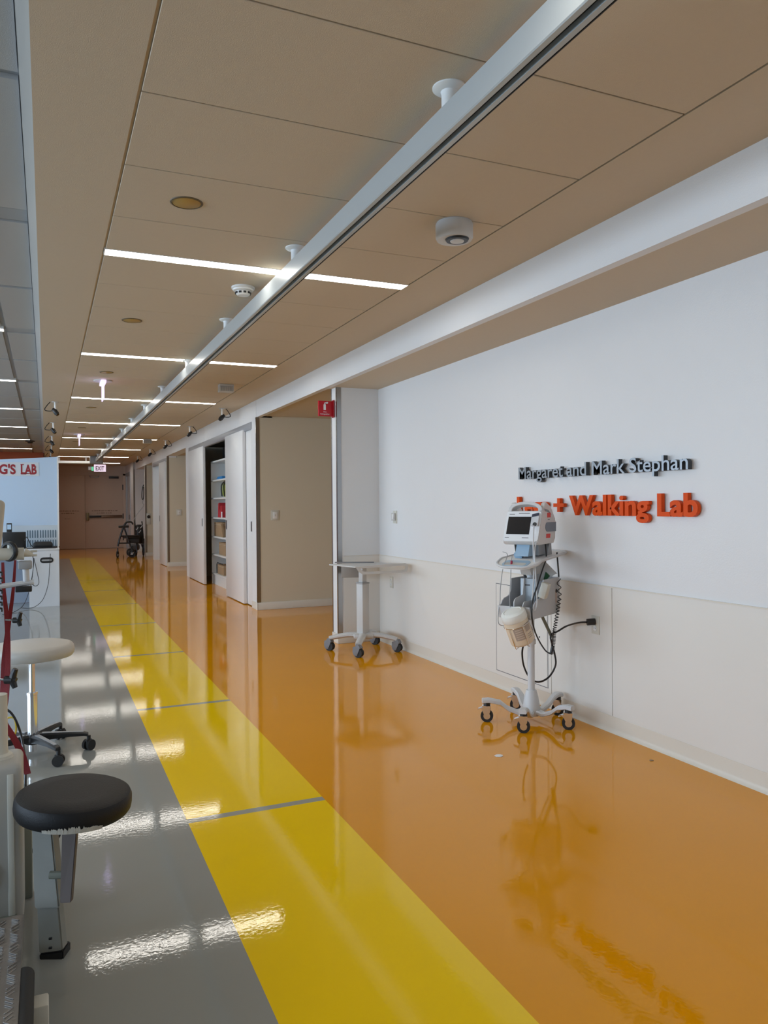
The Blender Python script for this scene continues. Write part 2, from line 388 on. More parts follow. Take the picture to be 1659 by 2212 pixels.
# far double doors
def fdoor(name, lab, xa, xb):
    o = struct(bx(xa, xb, YF-.03, YF+.01, .01, 2.5, .003).obj(name, brown_m), lab); return o
d6 = fdoor('door_6', 'right leaf of beige double doors with crash bar', 1.215, 2.44)
d7 = fdoor('door_7', 'left leaf of beige double doors', .02, 1.205)
struct(bx(2.44, 2.52, YF-.045, YF, 0, 2.56).box(-.02, 2.52, YF-.045, YF, 2.505, 2.56).obj('trim_8', brown_m), 'frame of the far double doors')
bx(1.34, 1.72, YF-.10, YF-.05, 1.06, 1.13, .008).obj('push_pad', black_m, d6)
bx(1.72, 2.40, YF-.09, YF-.05, 1.05, 1.14, .008).obj('crash_bar', mat('bronze_bar', (.17, .10, .06), .35, .6), d6)
bx(1.235, 1.33, YF-.11, YF-.03, .96, 1.23, .01).obj('latch_case', mat('bronze_case', (.22, .18, .10), .35, .7), d6)
for zz in (.35, 1.1, 2.1): bx(2.42, 2.45, YF-.05, YF-.03, zz-.09, zz+.09).obj('hinge', black_m, d6)
bx(1.98, 2.30, YF-.09, YF-.03, 2.40, 2.47, .006).obj('closer_body', black_m, d6)
MB().tube([(1.36, YF-.05, 2.49), (1.40, YF-.12, 2.44), (1.62, YF-.12, 2.44), (1.66, YF-.05, 2.49)], .016, 8).obj('closer_arm', alu_m, d6)
def dashes(parent, x0, x1, z, Y, m=tink_m, h=.028, seed=1):
    rnd = random.Random(seed); b = MB(); x = x0
    while x < x1:
        wd = rnd.uniform(.03, .13); hh = h*rnd.uniform(.7, 1.1); b.box(x, min(x+wd, x1), Y-.003, Y, z, z+hh); x += wd+rnd.uniform(.012, .03)
    return b.obj('printed_line', m, parent)
dashes(d6, 1.42, 2.25, 1.28, YF-.03, seed=3); dashes(d6, 1.58, 2.06, 1.20, YF-.03, seed=4)
dashes(d7, .28, 1.02, 1.28, YF-.03, seed=3); dashes(d7, .46, .86, 1.20, YF-.03, seed=4); dashes(d7, .56, .76, 1.02, YF-.03, h=.016, seed=8)
# side door frame near the far end
d8 = struct(bx(2.55, 2.58, 26.25, 27.55, 0, 2.48).obj('door_8', door_m), 'white side door near the far end')
struct(bx(2.50, 2.53, 26.2, 26.28, 0, 2.56).box(2.50, 2.53, 27.52, 27.6, 0, 2.56).box(2.50, 2.53, 26.28, 27.52, 2.46, 2.56).obj('trim_9', alu_m), 'steel frame of the side door')
bx(2.50, 2.55, 26.40, 26.47, 1.0, 1.16, .005).obj('door_pull', black_m, d8)
# access panel
ap = thing('access_panel', 'flush beige access panel low on the wall behind the monitor stand', 'access panel', (XW-.006, 4.69, .13))
b = MB(); b.box(-.004, 0, -.36, .33, -.03, .70); b.obj('panel_frame', wains_m, ap)
b = MB(); b.box(-.0055, -.0038, -.325, .335, 0, .004).box(-.0055, -.0038, -.325, .335, .664, .668).box(-.0055, -.0038, -.327, -.3235, 0, .668).box(-.0055, -.0038, .3315, .335, 0, .668); b.obj('panel_gap', ink_m, ap)
bx(-.007, -.003, -.318, .328, .007, .661).obj('panel_door', wains_m, ap); MB().cyl((-.009, -.23, .34), (-.005, -.23, .34), .006, n=12).obj('panel_lock', black_m, ap)

# ================================================================== CEILING THINGS
def lamp(X0_, X1_, Y, z, label, group):
    t = thing('ceiling_light', label, 'ceiling light', ((X0_+X1_)/2, Y, z), 0, group); h = (X1_-X0_)/2
    b = MB(); b.box(-h-.004, h+.004, -.058, -.052, -.003, .03).box(-h-.004, h+.004, .052, .058, -.003, .03).box(-h-.006, -h, -.052, .052, -.003, .03).box(h, h+.006, -.052, .052, -.003, .03)
    b.obj('frame', white_m, t); bx(-h, h, -.052, .052, -.002, .012).obj('diffuser', light_m, t); return t
ords = ['first', 'second', 'third', 'fourth', 'fifth', 'sixth', 'seventh', 'eighth']
g1 = 'linear lights across the corridor ceiling'
for k in range(-2, 8):
    Y = 4.55+3.075*k  # negative steps are unseen lamps, added for light
    lab = ('linear white ceiling light across the corridor, %s one counted from the camera' % ords[k]) if k >= 0 else 'unseen linear white corridor ceiling light overhead of the camera, added for light'
    if k == 7: lamp(1.1, 2.165, Y-.3, CZ-.02, lab, g1)
    elif k == 6: lamp(.315, 2.165, Y, CZ, lab, g1)
    else: lamp(.315, 2.165, Y, CZ, lab, g1)
g2 = 'linear lights of the lab ceiling'
for k in range(-1, 6):
    Y = 7.80+3.06*k
    lab = 'linear white lab ceiling light at left edge of the photo, %s one from the camera' % ords[max(k, 0)] if k >= 0 else 'linear white lab ceiling light nearest the camera'
    lamp(-3.4, -.34, Y, LZ-.002, lab, g2)
for k in range(-2, 5): lamp(-6.4, -4.0, 7.8+3.06*k, LZ-.002, 'linear lab ceiling light near the windows', 'linear lights near the lab windows')

# ceiling track rail
RE = 22.55
tr = thing('ceiling_rail', 'long white patient lift rail hung below the corridor ceiling', 'rail', (1.28, 0, 2.655))
b = MB(); b.prism([(-.034, .004), (-.034, .098), (-.028, .104), (.028, .104), (.034, .098), (.034, .004), (.03, 0), (.012, 0), (.012, .02), (-.012, .02), (-.012, 0), (-.03, 0)], Y0+.1, RE, 'Y')
b.obj('rail_beam', mat('rail_paint', (.48, .51, .51), .3, .2), tr)
b = MB(); b.box(.0345, .0375, Y0+.1, RE, .0, .022); b.box(-.012, .012, Y0+.1, RE, .0195, .021); b.obj('rail_slot', black_m, tr)
for k in range(-2, 12):
    y = 2.32+1.765*k; p = MB().lathe([(.058, .175), (.058, .170), (.05, .164), (.03, .16), (.027, .15), (.027, .104)][::-1]); o = p.obj('ceiling_mount', white_m, tr, (0, y, 0))
lm = thing('lift_motor', 'grey lift motor box hanging at far end of the ceiling rail', 'lift motor', (1.29, 22.75, 2.605))
bx(-.17, .17, -.14, .14, .01, .22, .015).obj('housing', grey_m, lm); bx(-.13, .13, -.144, -.138, .05, .17).obj('front_plate', alu_m, lm)
cr = thing('cross_rail', 'white cross rail under the ceiling in front of the far doors', 'rail', (.75, 23.4, 2.66))
bx(-.72, .6, -.03, .03, 0, .07, .008).obj('rail_beam', white_m, cr); MB().cyl((-.4, 0, .07), (-.4, 0, .17), .02).obj('mount', white_m, cr); MB().cyl((.3, 0, .07), (.3, 0, .17), .02).obj('mount', white_m, cr)

# sprinkler caps
for i, (x, y, r) in enumerate([(.619, 3.676, .075), (.615, 6.143, .075), (.597, 8.593, .07), (.601, 11.681, .07), (.60, 14.7, .07), (.60, 17.8, .07)]):
    lb = ['round brass cap flush in the ceiling, before the first lamp', 'round brass cap between first and second lamps', 'round cap between second and third lamps', 'round cap between third and fourth lamps', 'round cap between fourth and fifth lamps', 'round cap between fifth and sixth lamps'][i]
    t = thing('sprinkler_cap', lb, 'sprinkler cap', (x, y, CZ), 0, 'sprinkler caps along the corridor ceiling')
    MB().lathe([(.001, -.004), (r*.85, -.004), (r*.88, -.003), (r*.88, 0)]).obj('cap', brass_m, t)
    MB().lathe([(r*.9, 0), (r*.9, -.005), (r, -.003), (r*1.02, 0)]).obj('rim', mat('cap_rim', (.12, .09, .05), .5), t)
# round sensor
t = thing('ceiling_sensor', 'round grey ceiling sensor with black lower eye, right of the rail', 'sensor', (1.91, 3.42, CZ))
MB().lathe([(.09, 0), (.095, -.01), (.095, -.075), (.088, -.088), (.001, -.088)][::-1], 36).obj('housing', lgrey_m, t)
tilt = Matrix.Translation((.005, -.02, -.085))
MB().lathe([(.001, -.012), (.055, -.012), (.062, 0), (.062, .004), (.001, .004)], 30, tilt).obj('eye_ring', black_m, t)
MB().lathe([(.001, -.018), (.034, -.016), (.036, -.011), (.001, -.011)], 24, tilt).obj('lens', lgrey_m, t)
# smoke detector
t = thing('smoke_detector', 'white round smoke detector just left of the rail', 'smoke detector', (1.19, 4.95, CZ))
MB().lathe([(.001, -.055), (.035, -.055), (.045, -.048), (.05, -.03), (.052, -.03), (.065, -.024), (.068, -.015), (.075, -.012), (.075, 0)]).obj('body', white_m, t)
b = MB()
for i in range(10):
    b.box(-.009, .009, .0465, .0515, -.046, -.034, M=Matrix.Rotation(2*PI*i/10, 4, 'Z'))
b.obj('smoke_vents', black_m, t)
# vents / emergency units
for i, (x, y) in enumerate([(1.943, 8.975), (1.96, 16.75)]):
    t = thing('ceiling_speaker', ['small square grille hanging from the ceiling, nearer one above the closet', 'small square ceiling grille further down the corridor'][i], 'grille', (x, y, CZ), 0, 'small square ceiling grilles')
    bx(-.085, .085, -.05, .05, -.09, 0, .006).obj('box', cart_m, t)
    b = MB()
    for k in range(7): b.box(-.07+k*.021, -.062+k*.021, -.054, -.0495, -.08, -.03)
    b.box(-.075, .075, -.053, -.0495, -.03, -.024); b.obj('grille', grey_m, t)
# edge lit hanging signs
for i, (x, y) in enumerate([(.597, 9.17), (.60, 16.02)]):
    t = thing('hanging_sign', ['glowing clear sign seen edge-on, hanging before the third lamp', 'glowing clear sign seen edge-on, hanging further down'][i], 'sign', (x, y, CZ), 0, 'edge lit signs hanging from the ceiling')
    MB().lathe([(.001, -.012), (.10, -.012), (.10, 0)], 24).obj('canopy', cart_m, t)
    bx(-.028, .028, -.15, .15, -.045, -.012, .006).obj('lamp_housing', acr_m, t)
    bx(-.006, .006, -.15, .15, -.22, -.045, .001).obj('sign_plate', acr_m, t)
# exit sign
t = thing('exit_sign', 'lit exit sign with dark letters hanging before the far doors', 'exit sign', (1.45, 23.9, CZ))
MB().cyl((0, 0, -.175), (0, 0, 0), .012).obj('hanger', alu_m, t)
bx(-.165, .165, -.03, .03, -.38, -.17, .012).obj('sign_body', exit_m, t)
place_text('letters', text_mesh('EXIT', .235, .125, .004, .02), exitl_m, t, Matrix.Translation((-.118, -.032, -.34)))
t = thing('direction_sign', 'tiny green and white lit sign left of the exit sign', 'sign', (1.24, 24.6, CZ))
bx(-.075, .015, -.02, .02, -.30, -.20).obj('sign_body', swhite_m, t); bx(.015, .075, -.02, .02, -.32, -.20).obj('green_panel', grn_m, t); MB().cyl((0, 0, -.2), (0, 0, 0), .008).obj('hanger', alu_m, t)

# motion capture cameras
def mocap(x, y, side, lab):
    t = thing('tracking_camera', lab, 'camera', (x, y, CZ), 0, 'black cameras hung from the ceiling edges')
    MB().lathe([(.001, -.008), (.045, -.008), (.045, 0)], 16).obj('mount_plate', cart_m, t)
    MB().cyl((0, 0, -.008), (0, 0, -.105), .014, n=10).obj('post', white_m, t)
    d = Vector((-side*.5, -.3, -.55)).normalized() if side > 0 else Vector((.35, -.3, -.55)).normalized()
    q = d.to_track_quat('Z', 'Y').to_matrix().to_4x4(); q.translation = Vector((0, 0, -.13))
    bd = MB().lathe([(.001, -.05), (.024, -.046), (.031, -.034), (.031, .04), (.026, .047), (.023, .062), (.001, .062)], 14, q).obj('camera_body', black_m, t)
    MB().lathe([(.001, .0625), (.018, .064), (.001, .065)], 12, q).obj('lens', scr_m, bd)
    s_ = side
    MB().tube([(0, 0, -.10), (s_*.06, .02, -.125), (s_*.13, .03, -.11), (s_*.10, .02, -.05), (s_*.06, .01, -.004)], .006, 6, 4).obj('cable', black_m, t)
for i, (x, y) in enumerate([(.124, 11.235), (.122, 13.986), (.118, 16.604), (.121, 19.059), (.12, 21.6)]):
    mocap(x, y, -1, 'black camera hanging on the ceiling strip at left, %s from the camera' % ords[i])
for i, (x, y) in enumerate([(2.352, 11.147), (2.345, 13.843), (2.35, 16.879), (2.347, 19.553), (2.34, 22.3)]):
    mocap(x, y, 1, 'black camera hanging above the closet wall at right, %s from the camera' % ords[i])
t = thing('dome_camera', 'small black ceiling camera on the lab ceiling grid', 'camera', (-.34, 20.4, LZ)); MB().lathe([(.001, -.07), (.05, -.06), (.07, -.03), (.11, -.02), (.11, 0)]).obj('dome', black_m, t)

# ================================================================== WALL THINGS
# fire extinguisher flag sign
t = thing('fire_extinguisher_sign', 'red fire extinguisher sign projecting from the wall end', 'sign', (2.695, 7.37, 2.31))
bx(-.165, 0, -.012, .012, 0, .155, .002).obj('panel', sred_m, t); bx(-.012, 0, -.03, .03, -.01, .165, .002).obj('bracket', mat('sign_red_dark', (.33, .006, .014), .5), t)
ic = MB(); ic.prism(arc(-.10, .112, .012, .012, 0, 180, 8)+[(-.112, .062), (-.088, .062)], -.0145, -.0118, 'Y'); ic.box(-.105, -.095, -.0145, -.0118, .124, .136); ic.prism([(-.105, .134), (-.095, .129), (-.07, .126), (-.062, .138), (-.07, .145), (-.095, .139)], -.0145, -.0118, 'Y'); ic.obj('extinguisher_symbol', swhite_m, t)
place_text('word_fire', text_mesh('Fire', .030, .0115, .003, .0, 'F'), swhite_m, t, Matrix.Translation((-.112, -.0135, .038)))
place_text('word_extinguisher', text_mesh('Extinguisher', .098, .0115, .003, .0, 'E'), swhite_m, t, Matrix.Translation((-.146, -.0135, .016)))

# lettering on the wall
def letters(name, label, txt, yl, yr, zb, h, depth, bold, front, side, stand, ref):
    t = thing(name, label, 'wall lettering', (XW, yl, zb))
    me = text_mesh(txt, yl-yr, h, depth, bold, ref)
    bm = bmesh.new(); bm.from_mesh(me); bpy.data.meshes.remove(me); bmesh.ops.remove_doubles(bm, verts=bm.verts, dist=1e-6)
    seen = set(); isl = []
    for v in bm.verts:
        if v in seen: continue
        st = [v]; seen.add(v); g = []
        while st:
            q = st.pop(); g.append(q)
            for e in q.link_edges:
                o_ = e.other_vert(q)
                if o_ not in seen: seen.add(o_); st.append(o_)
        isl.append(g)
    L = []
    for g in sorted(isl, key=lambda g: min(q.co.x for q in g)):
        a, c = min(q.co.x for q in g), max(q.co.x for q in g)
        if L and min(c, L[-1][1])-max(a, L[-1][0]) > .5*min(c-a, L[-1][1]-L[-1][0]): L[-1][2] += g; L[-1][1] = max(c, L[-1][1]); L[-1][0] = min(a, L[-1][0])
        else: L.append([a, c, list(g)])
    for a, c, g in L:
        nb = MB(); mp = {}
        for q in g:  # text x -> -Y, text -y(front) -> -X
            mp[q] = nb.bm.verts.new((-(stand+depth/2)+q.co.y, -q.co.x, q.co.z))
        for f in {f for q in g for f in q.link_faces}:
            try: nf = nb.bm.faces.new([mp[q] for q in f.verts])
            except ValueError: continue
            nf.material_index = 0 if abs(f.normal.y) > .7 and f.calc_center_median().y < 0 else 1
        nb.obj('letter', [front, side], t, ang=30)
    return t
letters('wall_lettering', 'charcoal raised lettering on the wall, upper line of the sign', 'Margaret and Mark Stephan', 4.665, 3.070, 1.580, .085, .030, .009, silver_m, dark_m, .012, 'M')
letters('wall_lettering', 'bold orange raised lettering on the wall, lower line of the sign', 'Legs + Walking Lab', 4.70, 3.012, 1.331, .128, .024, .028, orl_m, orl_m, .010, 'L')

# switches and outlets
def plate_x(name, lab, cat, X, y, z, w, h, parts):   # on a wall facing -X
    t = thing(name, lab, cat, (X, y, z)); bx(-.007, 0, -w/2, w/2, -h/2, h/2, .002).obj('cover_plate', creamp_m, t); parts(t); return t
def out_parts(t):
    b = MB()
    for s_ in (-1, 1):
        MB().prism(arc(0, s_*.021, .017, .015, 0, 360, 16)[:-1], -.010, -.0065, 'X').obj('socket', white_m, t)
        b.box(-.0108, -.0098, -.008, -.0055, s_*.021-.004, s_*.021+.006); b.box(-.0108, -.0098, .0055, .008, s_*.021-.004, s_*.021+.006)
    b.obj('slots', black_m, t)
plate_x('wall_outlet', 'wall outlet with the black plug in it, right of the monitor stand', 'outlet', XW-.006, 3.865, .638, .072, .115, out_parts)
plate_x('wall_outlet', 'wall outlet low on the wall behind the empty grey cart', 'outlet', XW-.006, 6.975, .632, .072, .115, out_parts)
def th_parts(t):
    bx(-.03, -.007, -.025, .04, -.035, .04, .005).obj('control_body', cart_m, t); bx(-.034, -.029, -.012, .015, -.02, .03, .002).obj('slider', white_m, t)
plate_x('wall_control', 'small beige control plate on the wall above the grey cart', 'wall switch', XW, 6.89, 1.283, .085, .125, th_parts)
def plate_y(lab, x, Y, z, w=.115, h=.135, dot=None, cat='wall switch', nm='light_switch', hang=0):
    t = thing(nm, lab, cat, (x, Y, z)); bx(-w/2, w/2, -.008, 0, -h/2, h/2, .002).obj('cover_plate', creamp_m, t)
    if dot: MB().cyl((0, -.03, h*.2), (0, -.008, h*.2), .045, n=16).obj('round_button', black_m, t)
    else:
        r = bx(-w*.28, w*.28, -.013, -.0075, -h*.34, h*.34, .002).obj('rocker', white_m, t); bx(-.008, .008, -.016, -.0125, -.012, .012, .001).obj('toggle', creamp_m, r)
    return t
plate_y('beige light switch on the side passage wall right of the closet', 2.848, 10.14, 1.277)
plate_y('light switch on the second passage wall beyond the closet', *(lambda p: (p.x, p.y, p.z))(atY(387, 1107, 18.5)), w=.13, h=.15)
plate_y('white wall device with a round black knob beyond the second closet', *(lambda p: (p.x, p.y, p.z))(atY(321, 1121, 22.87)), w=.115, h=.32, dot=1, nm='wall_dispenser', cat='dispenser')

# ================================================================== CLOSET SHELVING
sh = thing('shelving_unit', 'white open shelving inside the half open closet', 'shelving', (2.76, 13.1, 0))
SHZ = [.20, .55, .87, 1.21, 1.56, 1.88, 2.22]
for z in SHZ: bx(.0, .46, -1.0, .98, z-.028, z, .002).obj('shelf', white_m, sh)
bx(0, .46, .98, 1.0, .0, 2.22).obj('side_panel', white_m, sh); bx(0, .46, -1.02, -1.0, 0, 2.22).obj('side_panel', white_m, sh)
bx(.02, .04, -1.0, .98, 0, .172).obj('kick_board', white_m, sh); bx(.455, .46, -1, .98, .2, 2.2).obj('back_panel', lgrey_m, sh)
def sy(px, py, X=2.80): return atX(px, py, X).y
def cbox(lab, y, z, w, h, d=.28, m=cardb_m, nm='cardboard_box', cat='box', x=2.80, g=None):
    t = thing(nm, lab, cat, (x, y, z), 0, g); bx(0, d, -w/2, w/2, 0, h, .004).obj('box_body', m, t)
    if m is cardb_m: bx(-.001, .10, -w/2-.001, w/2+.001, h*.8, h*.86).obj('tape', mat('tape', (.42, .32, .2), .5), t)
    return t
g = 'brown boxes on the closet shelves'
cbox('tall brown cardboard box on closet shelf below the red box', (sy(463, 1140)+sy(480, 1140))/2, .87, sy(463, 1140)-sy(480, 1140), .25, g=g)
cbox('brown cardboard box on the second closet shelf from the bottom', sy(473, 1180)-.27, .55, .54, .22, g=g)
cb = cbox('brown box with a dark wire handle on the lowest closet shelf', sy(470, 1225)-.26, .20, .52, .17, g=g)
MB().tube([(-.01, .27, 0.01), (-.01, .27, .17), (-.01, .22, .20), (-.01, -.2, .20)], .008, 6).obj('wire_handle', black_m, cb)
tb = thing('wooden_block', 'light wooden stick leaning beside the tall brown box', 'block', (2.79, sy(484, 1140), .87)); bx(-.02, .02, -.02, .02, 0, .26, .003).obj('block_body', cardb_m, tb); tb.children[0].rotation_euler = (-.5, 0, 0)
t = thing('red_box', 'red notched box standing on the closet shelf', 'box', (2.80, sy(475, 1100), 1.21)); b = MB(); b.prism([(-.20, 0), (.17, 0), (.15, .24), (.09, .26), (.05, .14), (-.03, .10), (-.05, .2), (-.12, .21)], 0, .22, 'X'); b.obj('box_body', rbox_m, t)
bx(-.004, 0, -.2, -.12, .0, .10).obj('label_card', swhite_m, t)
t = thing('lime_bag', 'lime green bag on the closet shelf at eye height', 'bag', (2.93, sy(482, 1060), 1.56)); b = MB(); b.box(-.12, .12, -.17, .17, 0, .27, .07, seg=4); b.obj('bag_body', lime_m, t)
MB().tube([(-.13, -.10, .02), (-.14, -.10, .2), (-.10, -.05, .27), (-.10, .05, .27), (-.14, .10, .2), (-.13, .10, .02)], .012, 6, 3).obj('bag_strap', black_m, t)
t = thing('folded_cloth', 'blue folded cloth on an upper closet shelf', 'cloth', (2.93, sy(474, 1035), 1.88)); b = MB(); b.box(-.14, .12, -.24, .22, 0, .03, .012, seg=3).box(-.13, .11, -.2, .2, .03, .055, .012, seg=3); b.obj('cloth_body', bbox_m, t)

# ================================================================== COMPUTER CART (empty)
CB = Vector((2.795, 6.817, 0))
t = thing('computer_cart', 'empty light grey rolling computer cart with looped handle by the wall', 'cart', CB)
casters = [Vector((2.494, 6.99, 0)), Vector((2.618, 6.552, 0)), Vector((3.052, 6.637, 0)), Vector((3.014, 7.09, 0))]
colc = Vector((-.02, .0, 0))
b = MB(); b.box(-.095, .10, -.075, .075, .125, .175, .02, Matrix.Translation(colc)@Matrix.Rotation(-.3, 4, 'Z')); b.obj('base_hub', cart_m, t)
for c in casters:
    q = c-CB; d = q.normalized()
    b = MB(); b.tube([colc+Vector((0, 0, .155))+d*.03, q*.45+Vector((0, 0, .155)), q*.8+Vector((0, 0, .135)), q+Vector((0, 0, .118))], [.040, .030], 10, 4, flat=.7); b.obj('leg', cart_m, t)
    k = MB(); a = Vector((-.45, .89, 0)).normalized() if (c.x+c.y) > 9.6 else Vector((.89, .45, 0))
    a = Vector((.62, -.78, 0)).normalized(); hh = Matrix(((a.x, -a.y, 0), (a.y, a.x, 0), (0, 0, 1))).to_4x4(); hh.translation = q
    k.prism([(-.047, .05), (-.044, .095), (-.015, .10), (-.012, .12), (.018, .12), (.036, .088), (.016, .066), (.006, .02), (-.018, .012), (-.038, .025)], -.029, .029, 'Y', hh, bev=.005)
    ko = k.obj('caster', cast_m, t); wv = Vector((-a.y, a.x, 0))
    for s_ in (-1, 1): MB().cyl(q+a*.006+wv*s_*.024+Vector((0, 0, .042)), q+a*.006+wv*s_*.003+Vector((0, 0, .042)), .042, n=24).obj('wheel', rub_m, ko)
R3 = Matrix.Translation(colc)@Matrix.Rotation(.365, 4, 'Z')
b = MB(); b.box(-.046, .046, -.046, .046, .17, .655, .012, R3); b.obj('lower_column', cart_m, t)
b = MB(); b.box(-.048, .048, -.048, .048, .648, .664, .004, R3); b.obj('column_collar', grey_m, t)
b = MB(); b.box(-.029, .029, -.029, .029, .66, .815, .008, R3); b.obj('upper_column', cart_m, t)
def L2(p): return (p.x-CB.x, p.y-CB.y)
ZT = .84
def CD(x, y, D): p = atD(x, y, D)-CB; return (p.x, p.y)
b = MB(); b.prism([CD(711, 1219, 7.30), CD(768, 1225, 6.97), CD(879, 1218, 7.22), CD(800, 1214, 7.58)], ZT-.008, ZT+.004, 'Z', bev=.003); b.obj('work_surface', cart_m, t)
outp = [(768, 1225), (775, 1236), (784, 1241), (830, 1239), (868, 1237), (878, 1235), (882, 1228), (882, 1220), (876, 1216.5), (822, 1220)]
inp = [(779, 1228), (781, 1232), (787, 1235), (830, 1233.5), (866, 1231.5), (873, 1230.5), (876, 1227), (875, 1223), (869, 1222), (822, 1225)]
b = MB(); R = []
for (xa, ya), (xb, yb) in zip(outp, inp):
    Da = 6.95+(xa-768)/110*.24; Db = 6.95+(xb-768)/110*.24; o1, i1 = atD(xa, ya, Da)-CB, atD(xb, yb, Db)-CB; R.append([b.bm.verts.new(q) for q in (o1, i1, i1+fw*.016, o1+fw*.016)])
b.skin(R, closed=True); b.obj('handle_loop', cart_m, t, ang=50)
b = MB(); pb = atZ(756, 1233, .76)-CB; b.box(-.10, .085, -.11, .11, .70, ZT-.01, .006, Matrix.Translation((pb.x+.03, pb.y+.02, 0))@Matrix.Rotation(-.42, 4, 'Z')); b.obj('cable_box', mat('cart_box', (.33, .31, .28), .5), t)
b = MB(); pm = atZ(768, 1216.5, ZT)-CB; b.box(-.20, .18, -.035, .035, ZT+.004, ZT+.012, .002, Matrix.Translation((pm.x, pm.y, 0))@Matrix.Rotation(-.42, 4, 'Z')); b.obj('rear_slot', cast_m, t)

# ================================================================== VITAL SIGNS MONITOR ON STAND
MX, MY = 2.845, 4.125
MS = thing('monitor_stand', 'white vital signs monitor on a rolling five-legged stand', 'medical monitor', (MX, MY, 0), math.radians(-60))
MINV = (Matrix.Translation((MX, MY, 0))@Matrix.Rotation(math.radians(-60), 4, 'Z')).inverted()
MB().lathe([(.001, .045), (.055, .045), (.06, .06), (.055, .10), (.045, .16), (.035, .20), (.033, .205)]).obj('base_hub', lgrey_m, MS)
MB().lathe([(.023, .19), (.023, 1.05)]).obj('pole', lgrey_m, MS)
MB().lathe([(.023, .50), (.031, .502), (.031, .53), (.023, .532)]).obj('pole_collar', lgrey_m, MS)
for c in [(2.66, 3.941), (2.584, 4.243), (2.949, 3.879), (2.908, 4.398), (3.087, 4.175)]:
    q = MINV @ Vector((*c, 0)); d = q.normalized(); s_ = Vector((-d.y, d.x, 0))
    b = MB(); prof = [(.03, .075, .03), (.09, .062, .026), (.15, .085, .024), (.20, .125, .023), (q.length-.01, .14, .025), (q.length+.03, .136, .024)]
    R = []
    for u, z, hw in prof:
        c0 = d*u+Vector((0, 0, z)); R.append([b.bm.verts.new(c0+s_*hw*x_+Vector((0, 0, y_))) for x_, y_ in ((-1, -.010), (-.8, -.014), (.8, -.014), (1, -.010), (1, .006), (.7, .014), (-.7, .014), (-1, .006))])
    b.skin(R); b.obj('leg', lgrey_m, MS)
    ks = MB(); a = (MINV.to_3x3() @ Vector((.82, -.57, 0))).normalized()     # wheel plane direction
    wv = Vector((-a.y, a.x, 0)); off = a*.012
    ks.cyl(q+Vector((0, 0, .105)), q+Vector((0, 0, .126)), .022, n=16); co = ks.obj('caster', black_m, MS)
    k = MB(); hh = Matrix(((a.x, wv.x, 0), (a.y, wv.y, 0), (0, 0, 1))).to_4x4(); hh.translation = q
    for s2 in (-1, 1): k.prism([(-.036, .092), (-.012, .106), (.024, .106), (.022, .07), (.006, .03), (-.006, .03), (-.022, .06)], s2*.019-.0015, s2*.019+.0015, 'Y', hh)
    k.box(-.03, .024, -.02, .02, .10, .106, M=hh); k.prism([(-.06, .078), (-.055, .086), (-.02, .100), (-.02, .094)], -.015, .015, 'Y', hh); k.obj('fork', chrome_m, co)
    wc = q+Vector((0, 0, .040))
    MB().cyl(wc-wv*.012, wc+wv*.012, .040, n=26).obj('wheel', rub_m, co); MB().cyl(wc-wv*.014, wc+wv*.014, .022, n=18).obj('wheel_hub', chrome_m, co)
# tray
b = MB()
def rrect(x0, x1, y0, y1, r, n=5):
    return arc(x1-r, y1-r, r, r, 0, 90, n)+arc(x0+r, y1-r, r, r, 90, 180, n)+arc(x0+r, y0+r, r, r, 180, 270, n)+arc(x1-r, y0+r, r, r, 270, 360, n)
def tz(y): return 1.058+.03*max(0, (y+.1)/.4)-.045*max(0, (-y-.13)/.14)
def tw(y):
    e_ = min(y+.27, .30-y); return .14*(1-(max(0, .09-e_)/.09)**2.4*.55) if e_ > 0 else .063
b = MB(); R = []; NR = 26; tys = [-.27+.57*i/NR for i in range(NR+1)]
for y in tys:
    x = tw(y)-.001; z = tz(y); R.append([b.bm.verts.new(q) for q in ((.005-x, y, z), (.005+x, y, z), (.005+x, y, z-.014), (.005-x, y, z-.014))])
b.skin(R); b.obj('tray', white_m, MS)
b = MB(); b.tube([(.005+tw(y), y, tz(y)-.002) for y in tys]+[(.005-tw(y), y, tz(y)-.002) for y in reversed(tys)], .0085, 8, 1, closed=True); b.obj('tray_rim', lgrey_m, MS)
b = MB(); b.prism(rrect(-.085, .09, -.252, -.165, .03), .004, .007, 'Z')
for v in b.bm.verts: v.co.z += tz(v.co.y)-.004
b.obj('tray_grip', blue_m, MS)
b = MB(); b.prism(rrect(-.07, .075, -.247, -.205, .018), .007, .0085, 'Z')
for v in b.bm.verts: v.co.z += tz(v.co.y)-.004
b.obj('tray_grip_opening', mat('grip_hole', (.55, .55, .52), .6), MS)
b = MB(); b.tube([(-.04, -.10, 1.07), (-.03, -.04, 1.11), (-.02, 0, 1.16)], .03, 10, 4); b.prism([(-.13, 1.072), (-.05, 1.072), (-.04, 1.155), (-.10, 1.155)], -.045, .045, 'X'); b.obj('neck', blue_m, MS)
MB().prism([(-.03, 1.075), (.10, 1.08), (.06, 1.16), (-.03, 1.16)], -.05, .07, 'X').obj('neck_cover', grey_m, MS)
MB().prism([(-.06, .95), (.06, .95), (.10, 1.056), (-.12, 1.056)], -.035, .035, 'X').obj('tray_bracket', cart_m, MS)
